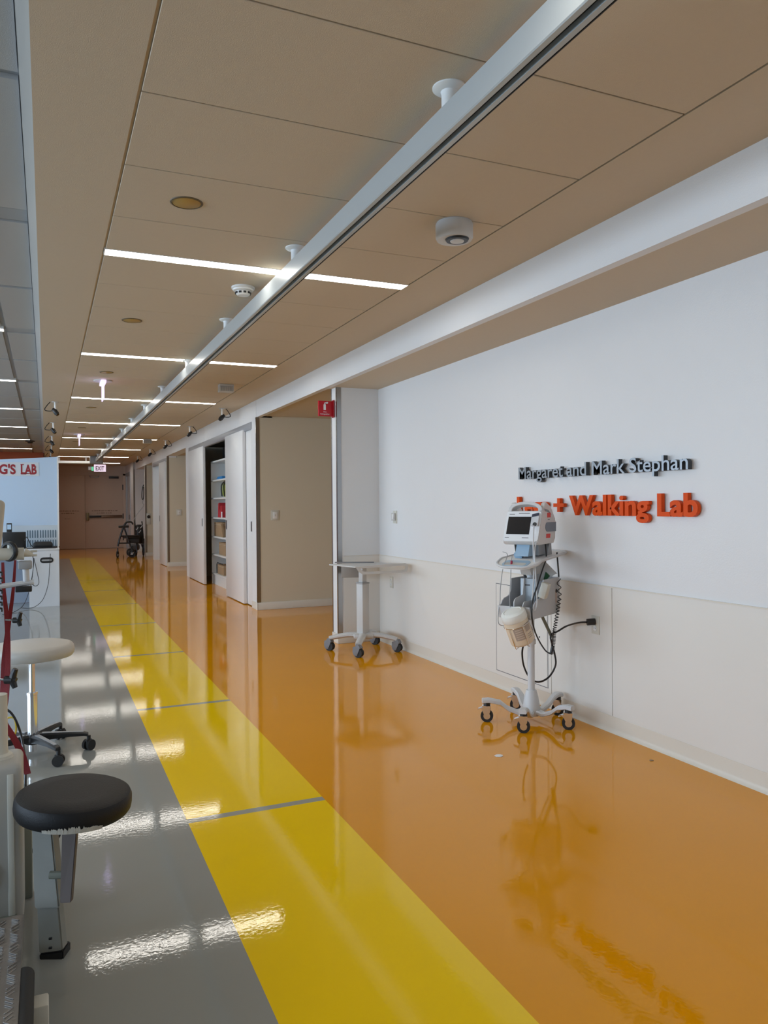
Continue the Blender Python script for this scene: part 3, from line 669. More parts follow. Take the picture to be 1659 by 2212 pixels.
# basket
bs = thing('x', None, None); bpy.data.objects.remove(bs)
side_pf = [(-.25, .715), (-.235, .695), (.155, .695), (.17, .715), (.17, .925), (-.075, .925), (-.083, .85)] + [(-.10, .825), (-.13, .815), (-.17, .81), (-.2, .795), (-.215, .775), (-.25, .765)]
BK = MB(); BK.prism(side_pf, .118, .124, 'X'); BK.prism(side_pf, -.104, -.098, 'X'); BK.box(-.098, .118, -.245, .165, .695, .701)
BK.box(-.098, .118, .160, .168, .70, .925)
bk = BK.obj('basket', mat('basket_plastic', (.50, .51, .53), .4), MS)
MB().prism([(-.255, .70), (-.245, .70), (-.262, .772), (-.27, .772)], -.098, .118, 'X').obj('front_lip', lgrey_m, bk)
MB().prism(arc(-.19, .79, .05, .03, 180, 90, 5)+[(-.12, .83), (-.10, .93), (-.02, .93), (-.02, .70), (-.24, .70)], -.003, .003, 'X').obj('divider', lgrey_m, bk)
MB().prism(arc(-.21, .77, .03, .03, 180, 90, 5)+[(-.12, .80), (-.10, .84), (-.02, .84), (-.02, .70), (-.24, .70)], .058, .063, 'X').obj('divider', lgrey_m, bk)
bx(-.03, .07, -.085, -.075, .70, .93, .003).obj('name_panel', mat('pale_blue_grey', (.50, .57, .63), .4), bk); bx(-.01, .035, -.088, -.085, .885, .893).obj('printed_mark', ink_m, bk)
MB().prism(arc(.115, .84, .012, .012, 0, 180, 8)+arc(.115, .775, .012, .012, 180, 360, 8), .1235, .1255, 'X').obj('side_slot', pink_m, bk)  # slot is not cut through; a pinkish inset stands in for the hole
MB().prism(arc(.115, .84, .012, .012, 0, 180, 8)+[(.103, .83), (.127, .825)], .125, .1262, 'X').obj('side_slot_shadow', black_m, bk)
MB().box(.07, .12, -.14, -.09, .76, .86, .008, Matrix.Rotation(.3, 4, 'Y')@Matrix.Translation((-.21, 0, .06))).obj('pouch', creamp_m, bk)
# monitor body (front leans back)
Wd = .122
mo = MB(); mo.prism([(-.146, 1.165), (-.135, 1.150), (-.12, 1.145), (.09, 1.150), (.115, 1.18), (.125, 1.28), (.11, 1.315), (.02, 1.348), (-.055, 1.358), (-.075, 1.355)], -Wd, Wd, 'X', bev=.007)
mo = mo.obj('monitor', mat('monitor_shell', (.66, .65, .64), .4), MS)
def fp(u, v, d=0):   # on the slanted front: u across, v up from bottom
    base_ = Vector((0, -.146, 1.165)); dr = Vector((0, .071, .195)).normalized(); n_ = Vector((0, -dr.z, dr.y))
    return base_+Vector((u, 0, 0))+dr*v+n_*d
def fpan(pts, d0, d1, name, m, parent=mo):
    b = MB(); A_ = [b.bm.verts.new(fp(u, v, d0)) for u, v in pts]; B_ = [b.bm.verts.new(fp(u, v, d1)) for u, v in pts]; b.skin([A_, B_]); return b.obj(name, m, parent)
fpan(rrect(-.119, .119, .002, .199, .015, 3), 0, .006, 'front_bezel', mat('bezel_white', (.80, .82, .84), .3))
fpan([(-.103, .046), (.055, .046), (.055, .163), (-.103, .163)], .006, .0075, 'screen', scr_m)
fpan([(.066, .10), (.112, .10), (.112, .178), (.066, .168)], .006, .022, 'probe_holder', lgrey_m)
fpan([(.066, .156), (.112, .166), (.112, .184), (.066, .174)], .022, .026, 'probe_handle', mat('navy_plastic', (.02, .03, .06), .4))
fpan(arc(.092, .108, .013, .013, 0, 360, 12)[:-1], .022, .026, 'thermometer_dial', dark_m)
for (u0, u1, v) in ((-.10, -.063, .178), (-.035, .04, .184), (-.108, -.08, .022), (.01, .055, .022)):
    fpan([(u0, v), (u1, v), (u1, v+.004), (u0, v+.004)], .006, .0068, 'printed_mark', ink_m)
# handle arch
b = MB(); out_ = []; 
for i in range(15):
    a_ = PI*i/14; out_.append((.118*math.cos(a_), .205+.062*math.sin(a_)**.8 if 0 < i < 14 else .205))
inn = [(.092*math.cos(PI*i/14), .200+.048*math.sin(PI*i/14)**.7 if 0 < i < 14 else .200) for i in range(15)]
R = []
for (u, v), (u2, v2) in zip(out_, inn):
    R.append([b.bm.verts.new(fp(u, v, .004)), b.bm.verts.new(fp(u2, v2, .004)), b.bm.verts.new(fp(u2, v2, -.045)), b.bm.verts.new(fp(u, v, -.045))])
b.skin(R); bmesh.ops.bevel(b.bm, geom=list(b.bm.edges), offset=.003, segments=1, affect='EDGES'); b.obj('carry_handle', lgrey_m, mo)
MB().prism([(-.05, 1.37), (-.035, 1.405), (-.015, 1.412), (.05, 1.385), (.12, 1.31), (.11, 1.30), (.02, 1.365)], Wd-.03, Wd-.004, 'X', bev=.003).obj('side_fin', MATS['monitor_shell'], mo)
MB().prism([(-.05, 1.37), (-.035, 1.405), (-.015, 1.412), (.05, 1.385), (.12, 1.31), (.11, 1.30), (.02, 1.365)], -Wd+.004, -Wd+.03, 'X', bev=.003).obj('side_fin', MATS['monitor_shell'], mo)
def sp(pts, name, m, h=.0015): return MB().prism(pts, Wd, Wd+h, 'X').obj(name, m, mo)
sp([(-.01, 1.315), (.04, 1.315), (.04, 1.345), (-.01, 1.345)], 'sticker', stk_m); sp([(-.03, 1.185), (.03, 1.185), (.035, 1.212), (-.025, 1.212)], 'sticker', stk_m)
sp([(0, 1.300), (.025, 1.300), (.025, 1.303), (0, 1.303)], 'printed_mark', ink_m)
sp(arc(-.01, 1.255, .03, .03, 90, 270, 8)+[(.118, 1.225), (.12, 1.285)], 'side_port_cover', mat('slate_plastic', (.17, .21, .26), .4), .003)
for z in (1.19, 1.24, 1.29): bx(Wd-.04, Wd-.01, .118, .135, z, z+.02, .003).obj('rear_connector', black_m, mo)
MB().prism([(.06, 1.07), (.13, 1.07), (.12, 1.15), (.09, 1.15)], .03, .09, 'X').obj('rear_bracket', grey_m, MS)
# info card tucked behind the pole
DM = (Vector((MX, MY, 1.2))-EYEV).dot(fw)
def card(pts, D, th, name, m):
    b = MB(); A_ = [b.bm.verts.new(MINV @ atD(x, y, D)) for x, y in pts]; B_ = [b.bm.verts.new(MINV @ (atD(x, y, D)+fw*th)) for x, y in pts]; b.skin([A_, B_]); return b.obj(name, m, MS, ang=0)
card([(1152, 1210), (1163, 1208), (1198, 1241), (1181, 1254), (1158, 1256), (1150, 1236)], DM+.06, .004, 'info_card', pst_m)
card([(1179, 1235), (1188, 1244), (1181, 1252), (1174, 1252)], DM+.054, .003, 'card_corner', dgrn_m)
card([(1163, 1208), (1170, 1205), (1204, 1239), (1198, 1241)], DM+.07, .006, 'card_backing', lgrey_m)
def cord(name, lab, pts, r, m, cat='cable', dd=0, sm=6, grp=None):
    P = [atD(x, y, DM+d+dd) for x, y, d in pts]; base_ = P[0].copy()
    return tag(MB().tube([p-base_ for p in P], r, 8, sm).obj(name, m, loc=base_), lab, cat, grp)
g = 'cables hanging from the monitor stand'
# blood pressure hoses and probe cable
cord('probe_cable', 'pale coiled probe cable hanging in front of the pole', [(1153, 1135, -.2), (1152, 1180, -.2), (1153, 1240, -.2), (1150, 1300, -.26), (1155, 1318, -.26), (1160, 1300, -.26), (1157, 1240, -.22), (1155, 1190, -.2), (1160, 1168, -.17)], .0045, lgrey_m, grp=g)
cord('sensor_cable', 'thin grey cable looping down the left side of the monitor stand', [(1086, 1192, -.1), (1096, 1199, -.14), (1086, 1230, -.16), (1081, 1270, -.16), (1080, 1300, -.16), (1076, 1330, -.16), (1078, 1348, -.16), (1090, 1352, -.15)], .0025, grey_m, grp=g)
cord('sensor_cable', 'thin grey cable with dark red connector at front left of the tray', [(1106, 1202, -.16), (1104, 1220, -.17), (1103, 1250, -.19), (1101, 1290, -.22), (1102, 1312, -.22)], .0025, grey_m, grp=g)
cord('cable_connector', 'small dark red connector on the thin grey cable under the tray', [(1105, 1211, -.172), (1104, 1224, -.174)], .007, magenta_m, cat='connector', sm=0)
cord('pressure_hose', 'black hose running from the tray down into the basket', [(1178, 1175, -.02), (1180, 1205, -.06), (1172, 1230, -.16), (1160, 1268, -.28), (1150, 1300, -.30), (1150, 1340, -.30), (1160, 1375, -.2), (1178, 1405, -.1), (1192, 1413, -.05)], .0045, black_m, grp=g)
for i, (xa, xb) in enumerate([(1120, 1142), (1130, 1152)]):
    cord('support_strap', ['dark strap behind the tray, left one', 'dark strap behind the tray, right one'][i], [(xa-8+i*6, 1168, .12), (xa, 1212, .06), (xb-4, 1252, .04)], .008, dark_m, cat='strap', sm=3)
cord('power_lead', 'short black lead hanging at right end of the tray', [(1203, 1193, .0), (1206, 1230, .0), (1207, 1246, .0)], .005, black_m, grp=g)
# coiled cord
n = 300; P = []
def cpath(t_):
    k = [(1207, 1250), (1209, 1290), (1204, 1325), (1198, 1360), (1196, 1385), (1192, 1412)]
    u = t_*(len(k)-1); i = min(int(u), len(k)-2); f_ = u-i; return k[i][0]*(1-f_)+k[i+1][0]*f_, k[i][1]*(1-f_)+k[i+1][1]*f_
for i in range(n+1):
    t_ = i/n; x, y = cpath(t_); ph = 2*PI*(8*t_+22*t_*t_); c0 = atD(x, y, DM+.02); P.append(c0+r0*.011*math.cos(ph)+fw*.011*math.sin(ph))
base_ = P[0].copy(); tag(MB().tube([p-base_ for p in P], .0028, 6).obj('coiled_cord', black_m, loc=base_), 'black coiled cord hanging at right of the basket', 'cable', g)
cord('cord_end', 'black ribbed end of the coiled cord low by the pole', [(1194, 1396, .0), (1190, 1413, .0)], .010, black_m, cat='connector', sm=0)
PW = XW-.02
pl = MINV.inverted() @ Vector((0, 0, 0))
Pp = [atD(1132, 1388, DM-.02), atD(1128, 1410, DM+.0), atD(1132, 1440, DM+.03), atD(1146, 1466, DM+.06), atD(1165, 1473, DM+.06), atD(1186, 1462, DM+.05), atD(1200, 1437, DM+.04), atD(1198, 1412, DM+.04), atD(1192, 1390, DM+.04), atD(1190, 1372, DM+.05), atD(1206, 1363, DM+.07), atD(1225, 1352, DM+.10), atX(1250, 1345, XW-.07), atX(1268, 1344, XW-.06)]
base_ = Pp[0].copy(); pc = thing('power_cable', 'black power cord looping from the pole to the wall outlet', 'power cord', base_)
MB().tube([p-base_ for p in Pp], .006, 8, 6).obj('cord', black_m, pc)
pe = atX(1268, 1344, XW-.06)-base_; pz = Vector((XW-.015, 3.865, .659))-base_; md = pe.lerp(pz, .5)
MB().tube([pe, pe.lerp(pz, .3), md, pe.lerp(pz, .7), pz], .021, 12).obj('plug', black_m, pc)
cord('support_rod', 'dark olive strut slanting down behind the pole', [(1168, 1325, .05), (1192, 1376, .08)], .011, olive_m, cat='strut', sm=0)
# wipes canister tilted on the pole
q0 = atD(1130, 1386, DM-.24); q1 = atD(1110, 1330, DM-.28); dz = (q1-q0); ln = .2; dz.normalize()
wc = thing('wipes_canister', 'tilted canister of wipes with white lid hanging at left of the pole', 'canister', q0)
Q = dz.to_track_quat('Z', 'Y').to_matrix().to_4x4()
MB().lathe([(.001, 0), (.068, 0), (.074, .008), (.075, .02), (.075, .155), (.072, .165), (.001, .165)], 32, Q).obj('can_body', peach_m, wc)
MB().lathe([(.001, .158), (.076, .158), (.079, .164), (.079, .19), (.074, .203), (.055, .212), (.052, .209), (.03, .213), (.001, .214)], 32, Q).obj('lid', lid_m, wc)
def canlab(a0, a1, z0, z1, name, m, r=.0757):
    b = MB(); n_ = 10; A_ = []; B_ = []
    for i in range(n_+1):
        a_ = math.radians(a0+(a1-a0)*i/n_); A_.append(b.bm.verts.new(Q @ Vector((r*math.cos(a_), r*math.sin(a_), z0)))); B_.append(b.bm.verts.new(Q @ Vector((r*math.cos(a_), r*math.sin(a_), z1))))
    for i in range(n_): b._f([A_[i], A_[i+1], B_[i+1], B_[i]])
    return b.obj(name, m, wc)
vd = Q.to_3x3().inverted() @ (EYEV-q0); va = math.degrees(math.atan2(vd.y, vd.x))
canlab(va-28, va+22, .045, .125, 'label_panel', mat('label_grey', (.42, .34, .28), .6)); canlab(va+30, va+62, .085, .135, 'label_panel', MATS['label_grey'])
for k in range(5): canlab(va-20, va+14, .055+.014*k, .060+.014*k, 'label_line', mat('label_pale', (.62, .52, .42), .6), .0761)
for k in range(3): canlab(va+32, va+60, .04+.012*k, .045+.012*k, 'label_line', MATS['label_grey'], .0761)
wb = thing('wire_holder', 'thin wire cage holding the wipes canister', 'holder', q0)
for aa in (-45, 20, 100, 190):
    a_ = math.radians(va+aa); MB().tube([Q @ Vector((r_*math.cos(a_), r_*math.sin(a_), z_)) for r_, z_ in ((.079, .13), (.079, .0), (.076, -.010), (.03, -.010))], .0022, 6).obj('wire', chrome_m, wb)
MB().tube([Q @ Vector((.0805*math.cos(PI*i/10), .0805*math.sin(PI*i/10), .13)) for i in range(20)], .0022, 6, closed=True).obj('wire_hoop', chrome_m, wb)
a1_ = atD(1127, 1335, DM-.10)-q0; MB().tube([a1_, atD(1138, 1323, DM-.03)-q0, atD(1147, 1320, DM)-q0], .003, 6).obj('hook', chrome_m, wb)

# ================================================================== KIOSK DESK WITH BOARD
KY = 11.9
def kx(px): return atY(px, 1150, KY).x
def kz(px, py): return atY(px, py, KY).z
K = thing('kiosk_desk', 'white desk with arched knee opening and oval hand hole', 'desk', (-.3, KY, 0))
def KL(x): return x+.3
out = [(-.234, 0), (.160, 0), (.160, .80), (-.95, .80), (-.95, .70), (-.52, .70)] + [(-.52+.286*math.sin(math.radians(a)), .42+.28*math.cos(math.radians(a))) for a in range(10, 91, 10)]
MB().prism([(KL(x), z) for x, z in out], 0, .025, 'Y').obj('front_panel', mat('desk_white', (.66, .69, .73), .3), K)
bx(KL(.135), KL(.162), .025, .70, 0, .80).obj('side_panel', MATS['desk_white'], K)
bx(KL(-.95), KL(.165), -.01, .70, .80, .825, .003).obj('desk_top', MATS['desk_white'], K)
bx(KL(-.95), KL(.135), .62, .64, .002, .78).obj('back_panel', mat('desk_inner_shade', (.33, .38, .46), .5), K)  # desk white darkened to blue-grey, shade of the knee space in the colour
hy = .659; MB().prism(arc(KL(.045), hy, .04, .04, -90, 90, 8)+arc(KL(-.05), hy, .04, .04, 90, 270, 8), -.004, .0, 'Y').obj('hand_hole', black_m, K)
MB().prism(arc(KL(.045), hy, .02, .012, -90, 90, 8)+arc(KL(-.05), hy, .02, .012, 90, 270, 8), -.006, -.0035, 'Y').obj('hand_hole_edge', grey_m, K)
KB = KY+.60
def bX(px): return atY(px, 1100, KB).x
def bZ(px, py): return atY(px, py, KB).z
BD = thing('partition_board', 'tall blue-white glossy board with slotted lower band behind the desk', 'partition', (-.3, KB, .825))
MB().prism([(KL(-1.05), 0), (KL(bX(124.5)), 0), (KL(bX(124.5)), bZ(125, 987)-.825), (KL(-1.05), bZ(0, 993)-.85)], 0, .03, 'Y').obj('board', board_m, BD)
bx(KL(bX(124)), KL(bX(127.5)), -.012, .04, 0, bZ(126, 986)-.822).obj('board_edge', white_m, BD)
bx(KL(-1.05), KL(bX(124)), -.01, -.002, 0, bZ(60, 1135)-.825, .002).obj('slotted_panel', mat('slot_panel', (.56, .68, .80), .3), BD)
for ra_, rb_ in ((1145, 1162), (1166, 1183)):
    za, zb = bZ(90, rb_)-.825, bZ(90, ra_)-.825
    for k in range(12):
        x = bX(119.5-5.4*k-(0 if k < 7 else 1)); MB().prism(arc(KL(x), zb-.008, .009, .008, 0, 180, 4)+arc(KL(x), za+.008, .009, .008, 180, 360, 4), -.013, -.0095, 'Y').obj('slot', slot_m, BD)
kx, kz = bX, bZ; KY0 = KY; KY = KB-.055
SG = thing('paper_banner', 'white paper banner reading in red serif letters on the board', 'banner', (kx(85), KB-.001, kz(84, 1027)))
xl = kx(85)+.75; bx(-xl, 0, -.004, 0, -.01, .19).obj('paper', mat('paper_white', (.62, .68, .74), .6), SG)
def serif(txt, x0, x1, h):
    me = text_mesh(txt, x1-x0, h, .003, .035, 'L'); return me
zl = .0; hL = kz(60, 1002)-kz(60, 1025)
place_text('word_lab', serif('LAB', kx(46), kx(80), hL*.92), mat('banner_red', (.30, .02, .03), .6), SG, Matrix.Translation((kx(46)-kx(85), -.0055, .02)))
place_text('word_name', serif("G'S", kx(-1), kx(35), hL*.92), MATS['banner_red'], SG, Matrix.Translation((kx(-1)-kx(85), -.0055, .02)))
b = MB()      # slab serifs of L, A, B
for px_ in (49, 57.5, 62.5, 72.5):
    x = kx(px_)-kx(85); b.box(x-.022, x+.022, -.0065, -.0055, .02, .033)
for px_ in (49, 72.5):
    x = kx(px_)-kx(85); b.box(x-.022, x+.022, -.0065, -.0055, .02+hL*.92-.013, .02+hL*.92)
b.obj('serifs', MATS['banner_red'], SG)
KY = KY0
# laptop and things on the desk
LT = thing('laptop', 'black laptop screen seen from behind on the kiosk desk', 'laptop', (-.42, KY+.25, .825))
b = MB(); b.box(-.15, .15, -.008, .008, 0, .23, .004, Matrix.Translation((0, -.10, .01))@Matrix.Rotation(.12, 4, 'X')); b.obj('screen_lid', black_m, LT); bx(-.15, .15, -.09, .12, .0, .018, .003).obj('keyboard_base', black_m, LT)
t = thing('black_pouch', 'black soft bag lying on the right end of the desk', 'bag', (-.02, KY+.22, .825)); b = MB(); b.box(-.16, .10, -.12, .12, 0, .09, .04, seg=3); b.obj('bag_body', rub_m, t); bx(.08, .16, -.1, .1, 0, .02, .005).obj('bag_flap', rub_m, t)
t = thing('black_tray', 'flat black tray at the front of the desk', 'tray', (-.08, KY+.1, .825)); bx(-.2, .2, -.08, -.0, 0, .012, .003).obj('tray_body', black_m, t)
t = thing('phone', 'small device with a lit edge standing behind the laptop', 'phone', (-.5, KY+.45, .825)); bx(-.03, .04, -.005, .005, .0, .36, .004).obj('case', black_m, t); bx(-.022, .03, -.008, -.005, .27, .34).obj('screen', mat('phone_screen', (.5, .7, .9), .4), t)
def cordY(lab, pts, r=.004):
    P = [atY(x, y, Y) for x, y, Y in pts]; base_ = P[0].copy()
    return tag(MB().tube([p-base_ for p in P], r, 6, 6).obj('desk_cable', black_m, loc=base_), lab, 'cable', 'thin black cables hanging off the desk')
cordY('thin cable falling from desk past the hand hole to the floor', [(109, 1196, 11.86), (107, 1225, 11.86), (104, 1262, 11.86), (92, 1296, 11.82), (70, 1313, 11.7), (45, 1313, 11.7)])
cordY('thin cable making a loop beside the arch of the desk', [(69, 1196, 11.86), (73, 1215, 11.86), (70, 1240, 11.86), (68, 1258, 11.86), (76, 1266, 11.86), (84, 1259, 11.86), (80, 1235, 11.86), (73, 1205, 11.86)])
cordY('thin cable hanging from desk and sweeping left to the floor', [(71, 1197, 11.85), (72, 1225, 11.85), (66, 1265, 11.85), (52, 1305, 11.7), (30, 1322, 11.4), (5, 1327, 11.2)])
cordY('thin cable curling from the laptop across the board', [(54, 1168, 11.9), (58, 1160, 11.9), (66, 1176, 11.9), (76, 1186, 11.95)], .006)

# ================================================================== ROLLATOR, WHEELCHAIR, CABLE AT FAR END
RY = 22.6
def rp(x, y, dy=0): return atY(x, y, RY+dy)
RC = atZ(285, 1208, 0); RC = Vector((2.1, RY, 0))
t = thing('rollator', 'black rollator walker with seat at the far right of the corridor', 'walker', RC)
def RT(pts, r, name='frame_tube', m=black_m, par=None, sm=3): return MB().tube([rp(*p)-RC for p in pts], r, 8, sm).obj(name, m, par or t)
for dy in (-.25, .25):
    RT([(273, 1128, dy), (266, 1140, dy), (258, 1165, dy), (254.5, 1180, dy)], .026)
    RT([(268, 1140, dy), (275, 1160, dy), (283, 1182, dy), (290, 1192, dy)], .022)
    RT([(256, 1138, dy), (278, 1137, dy)], .032, 'hand_grip', sm=0)
    RT([(272, 1129, dy), (276, 1127.5, dy), (284, 1128, dy), (287, 1133, dy)], .024, 'brake_lever')
    RT([(262, 1158, dy), (298, 1157, dy)], .022, 'side_rail', sm=0)
    RT([(255, 1173.5, dy), (282, 1173, dy)], .020, 'side_rail', sm=0)
    for px_, rr in ((254, .09), (285, .105)):
        p = rp(px_, 1195, dy)-RC; p.z = rr
        wd_ = Vector((1, 0, 0)) if px_ > 270 else Vector((.4, .92, 0))
        wo = MB().tube([p+wd_*(rr*.82*math.cos(2*PI*i/20))+Vector((0, 0, rr*.82*math.sin(2*PI*i/20))) for i in range(20)], rr*.18, 8, closed=True).obj('wheel', rub_m, t)
        MB().cyl(p+Vector((0, -.015, 0)), p+Vector((0, .015, 0)), rr*.3, n=12).obj('wheel_hub', grey_m, wo)
        MB().tube([p+Vector((0, 0, .0)), p+Vector((.005, 0, rr*1.9))], .016, 8).obj('fork', black_m, wo)
s0 = rp(266, 1157)-RC; s1 = rp(300, 1174)-RC
bx(s0.x, s1.x, -.22, .22, s1.z+.16, s0.z, .01).obj('seat', black_m, t); bx(s0.x+.1, s1.x, -.18, .18, s1.z+.02, s1.z+.16, .02).obj('storage_bag', rub_m, t)
WP = Vector((2.45, 23.1, 0)); wch = thing('folded_wheelchair', 'folded black wheelchair behind the rollator with a grey bag under it', 'wheelchair', WP)
for sx in (-.10, .10):
    for (dy, rr) in ((-.02, .16),):
        c0 = Vector((sx, dy-.05, rr)); wo = MB().tube([c0+Vector((.0, rr*.9*math.cos(2*PI*i/24), rr*.9*math.sin(2*PI*i/24))) for i in range(24)], .02, 8, closed=True).obj('wheel', rub_m, wch)
        b = MB()
        for i in range(6): b.tube([c0, c0+Vector((0, rr*.88*math.cos(PI*i/3), rr*.88*math.sin(PI*i/3)))], .006, 5)
        b.obj('spokes', grey_m, wo)
    MB().tube([(sx, -.25, .2), (sx, -.1, .5), (sx, .05, .75), (sx, .18, .97), (sx, .28, .96)], .016, 8, 4).obj('push_handle', black_m, wch)
    MB().tube([(sx, -.3, .1), (sx, -.28, .5), (sx, .1, .52), (sx, .12, .18)], .014, 8).obj('side_frame', black_m, wch)
MB().tube([(-.14, -.1, .15), (.1, .0, .8)], .014, 8).obj('cross_brace', black_m, wch); MB().tube([(.1, -.1, .15), (-.1, .0, .8)], .014, 8).obj('cross_brace', black_m, wch)
bx(-.09, .09, -.1, .12, .35, .9, .04).obj('folded_seat', black_m, wch)
c0 = Vector((-.25, -.12, .115)); wo = MB().tube([c0+Vector((.10*math.cos(2*PI*i/20), 0, .10*math.sin(2*PI*i/20))) for i in range(20)], .022, 8, closed=True).obj('wheel', rub_m, wch); MB().cyl(c0-Vector((0, .015, 0)), c0+Vector((0, .015, 0)), .06, n=14).obj('wheel_hub', dark_m, wo)
b = MB(); b.box(-.16, .12, -.16, .16, .14, .34, .07, Matrix.Translation((-.12, 0, .02)), seg=3); b.obj('grey_bag', bag_m, wch)
for i, (px_, py_) in enumerate([(296, 1142), (302, 1148), (305, 1138)]):
    p = atY(px_, py_, 22.8)-WP; MB().tube([p+Vector((-.03, 0, -.04)), p+Vector((.01, 0, .0)), p+Vector((.03, 0, .04))], .012, 6).obj('reflective_tag', lgrey_m, wch)
P = [atY(310, 1047, 23.12), atY(307, 1060, 23.12), atY(306.5, 1075, 23.12), atY(309, 1079, 23.12), atY(310.5, 1068, 23.12), atY(310, 1052, 23.12)]
t = thing('hanging_cable', 'looped black cable hanging on the niche edge above the rollator', 'cable', P[0]); MB().tube([p-P[0] for p in P], .012, 6, 4).obj('loop', black_m, t)
MB().tube([p-P[0] for p in (atY(310, 1078, 23.12), atY(308, 1086, 23.12), atY(310, 1093, 23.0), atY(298, 1108, 22.9), atY(286, 1127, 22.7))], .008, 6, 4).obj('tail', grey_m, t)

# ================================================================== WHITE ROLLING STOOL
t = thing('rolling_stool', 'round off-white rolling stool with chrome column and black castered base', 'stool', (-.085, 4.78, 0))
sx = .235
b = MB().lathe([(.001, .555), (.09, .553), (.19, .552), (.214, .558), (.224, .572), (.2265, .590), (.224, .612), (.214, .625), (.195, .631), (.001, .636)], 44); b.obj('seat', cream_m, t)
MB().lathe([(.03, .52), (.045, .535), (.10, .553), (.001, .556)], 24).obj('seat_plate', creamp_m, t)
MB().lathe([(.0155, .33), (.0155, .525), (.022, .527), (.022, .535)]).obj('gas_lift', chrome_m, t)
MB().lathe([(.027, .10), (.027, .34), (.029, .342), (.029, .355), (.018, .357)]).obj('column', chrome_m, t)
MB().lathe([(.001, .022), (.022, .022), (.022, .066), (.001, .068)]).obj('column_end', chrome_m, t)
MB().lathe([(.001, .045), (.02, .045), (.021, .06), (.04, .065), (.045, .09), (.034, .12), (.001, .12)]).obj('base_hub', black_m, t)
for i, ang_ in enumerate((-4, -60, 64, 136, 208)):
    a_ = math.radians(ang_-4); d = Vector((math.cos(a_), math.sin(a_), 0)); s_ = Vector((-d.y, d.x, 0))
    b = MB(); R = []
    for u, z, hw, hh_ in [(.02, .095, .028, .024), (.10, .100, .022, .018), (.2, .100, .019, .013), (.275, .096, .018, .011), (.295, .090, .014, .010)]:
        c0 = d*u+Vector((0, 0, z)); R.append([b.bm.verts.new(c0+s_*hw*x_+Vector((0, 0, hh_*y_))) for x_, y_ in ((-1, -.9), (1, -.9), (1, .5), (.6, 1), (-.6, 1), (-1, .5))])
    b.skin(R); lg = b.obj('leg', black_m, t)
    b = MB(); R = []
    for u, z, hw in [(.05, .121, .013), (.15, .1165, .011), (.27, .1085, .009)]:
        c0 = d*u+Vector((0, 0, z)); R.append([b.bm.verts.new(c0+s_*hw*x_+Vector((0, 0, y_))) for x_, y_ in ((-1, -.002), (1, -.002), (1, .001), (-1, .001))])
    b.skin(R); b.obj('polished_strip', alu_m, lg)
    q = d*.298; w2 = Vector((math.cos(a_+.9), math.sin(a_+.9), 0)); wv = Vector((-w2.y, w2.x, 0))
    co = MB().cyl(q+Vector((0, 0, .05)), q+Vector((0, 0, .085)), .011, n=10).box(-.02, .02, -.006, .006, .03, .062, .004, Matrix.Translation(q)@Matrix.Rotation(a_+.9, 4, 'Z')).obj('caster', black_m, t)
    for s2 in (-1, 1): MB().cyl(q+wv*s2*.008+Vector((0, 0, .0305)), q+wv*s2*.024+Vector((0, 0, .0305)), .030, n=20).obj('wheel', rub_m, co)

# ================================================================== BLACK STOOL SEAT ON TREADMILL ARM
SC = atD(158, 1731, 2.45)
t = thing('black_stool', 'low stool with worn round black seat in the left foreground', 'stool', (SC.x, SC.y, 0))
ti = Matrix.Translation((0, 0, SC.z-.036))@Matrix.Rotation(math.radians(-4), 4, fw.cross(Vector((0, 0, 1))).cross(Vector((0, 0, 1))).normalized())
st = MB().lathe([(.001, .0), (.150, .0), (.168, .005), (.175, .016), (.177, .03), (.176, .052), (.170, .064), (.158, .070), (.10, .073), (.001, .074)], 56, ti).obj('seat', vinyl_m, t)
b = MB(); rnd = random.Random(3); R = []
view = math.atan2(-SC.y, -SC.x)
for i in range(60):
    a_ = view-.52+1.0*i/59; hgt = .016+.022*rnd.random()*math.sin(PI*i/59)
    R.append([b.bm.verts.new(ti @ Vector((r_*math.cos(a_), r_*math.sin(a_), z_))) for r_, z_ in ((.1705, .003), (.1765, .006), (.1790, .007+hgt*.55), (.1770, .006+hgt*.6), (.165, .004))])
b.skin(R); b.obj('torn_edge', foam_m, st, ang=0)
def pt(x, y, D): return atD(x, y, D)-Vector((SC.x, SC.y, 0))
def slab(pts4, D0, th, name, m, par=t, bev=.004):
    b = MB(); off = fw*th; A_ = [b.bm.verts.new(pt(x, y, D)) for x, y, D in pts4]; B_ = [b.bm.verts.new(pt(x, y, D)+off) for x, y, D in pts4]
    b.skin([A_, B_]); bmesh.ops.recalc_face_normals(b.bm, faces=b.bm.faces); bmesh.ops.bevel(b.bm, geom=list(b.bm.edges), offset=bev, segments=2, affect='EDGES'); return b.obj(name, m, par)
slab([(67, 1760, 2.50), (108, 1760, 2.50), (128, 1962, 2.40), (74, 1964, 2.40)], 0, .05, 'leg_sleeve', leg_m)
slab([(79, 1955, 2.42), (126, 1955, 2.42), (135, 2056, 2.38), (84, 2062, 2.38)], 0, .04, 'inner_leg', leg_m)
slab([(84, 2062, 2.375), (136, 2054, 2.375), (136, 2076, 2.375), (85, 2086, 2.375)], 0, .06, 'rubber_foot', black_m)
slab([(134, 1782, 2.45), (166, 1782, 2.45), (153, 1950, 2.36), (129, 1952, 2.36)], 0, .02, 'height_bar', bar_m, bev=.002)
slab([(143, 1776, 2.40), (184, 1774, 2.40), (180, 1786, 2.40), (143, 1787, 2.40)], 0, .05, 'seat_bracket', black_m, bev=.001)
MB().tube([pt(108, 1890, 2.42), pt(136, 1890, 2.42)], .012, 10).obj('pivot_bolt', olive_m, t)
for yy_ in (2028, 2048): MB().tube([pt(106, yy_, 2.372), pt(112, yy_-1, 2.372)], .004, 6).obj('screw', black_m, t)

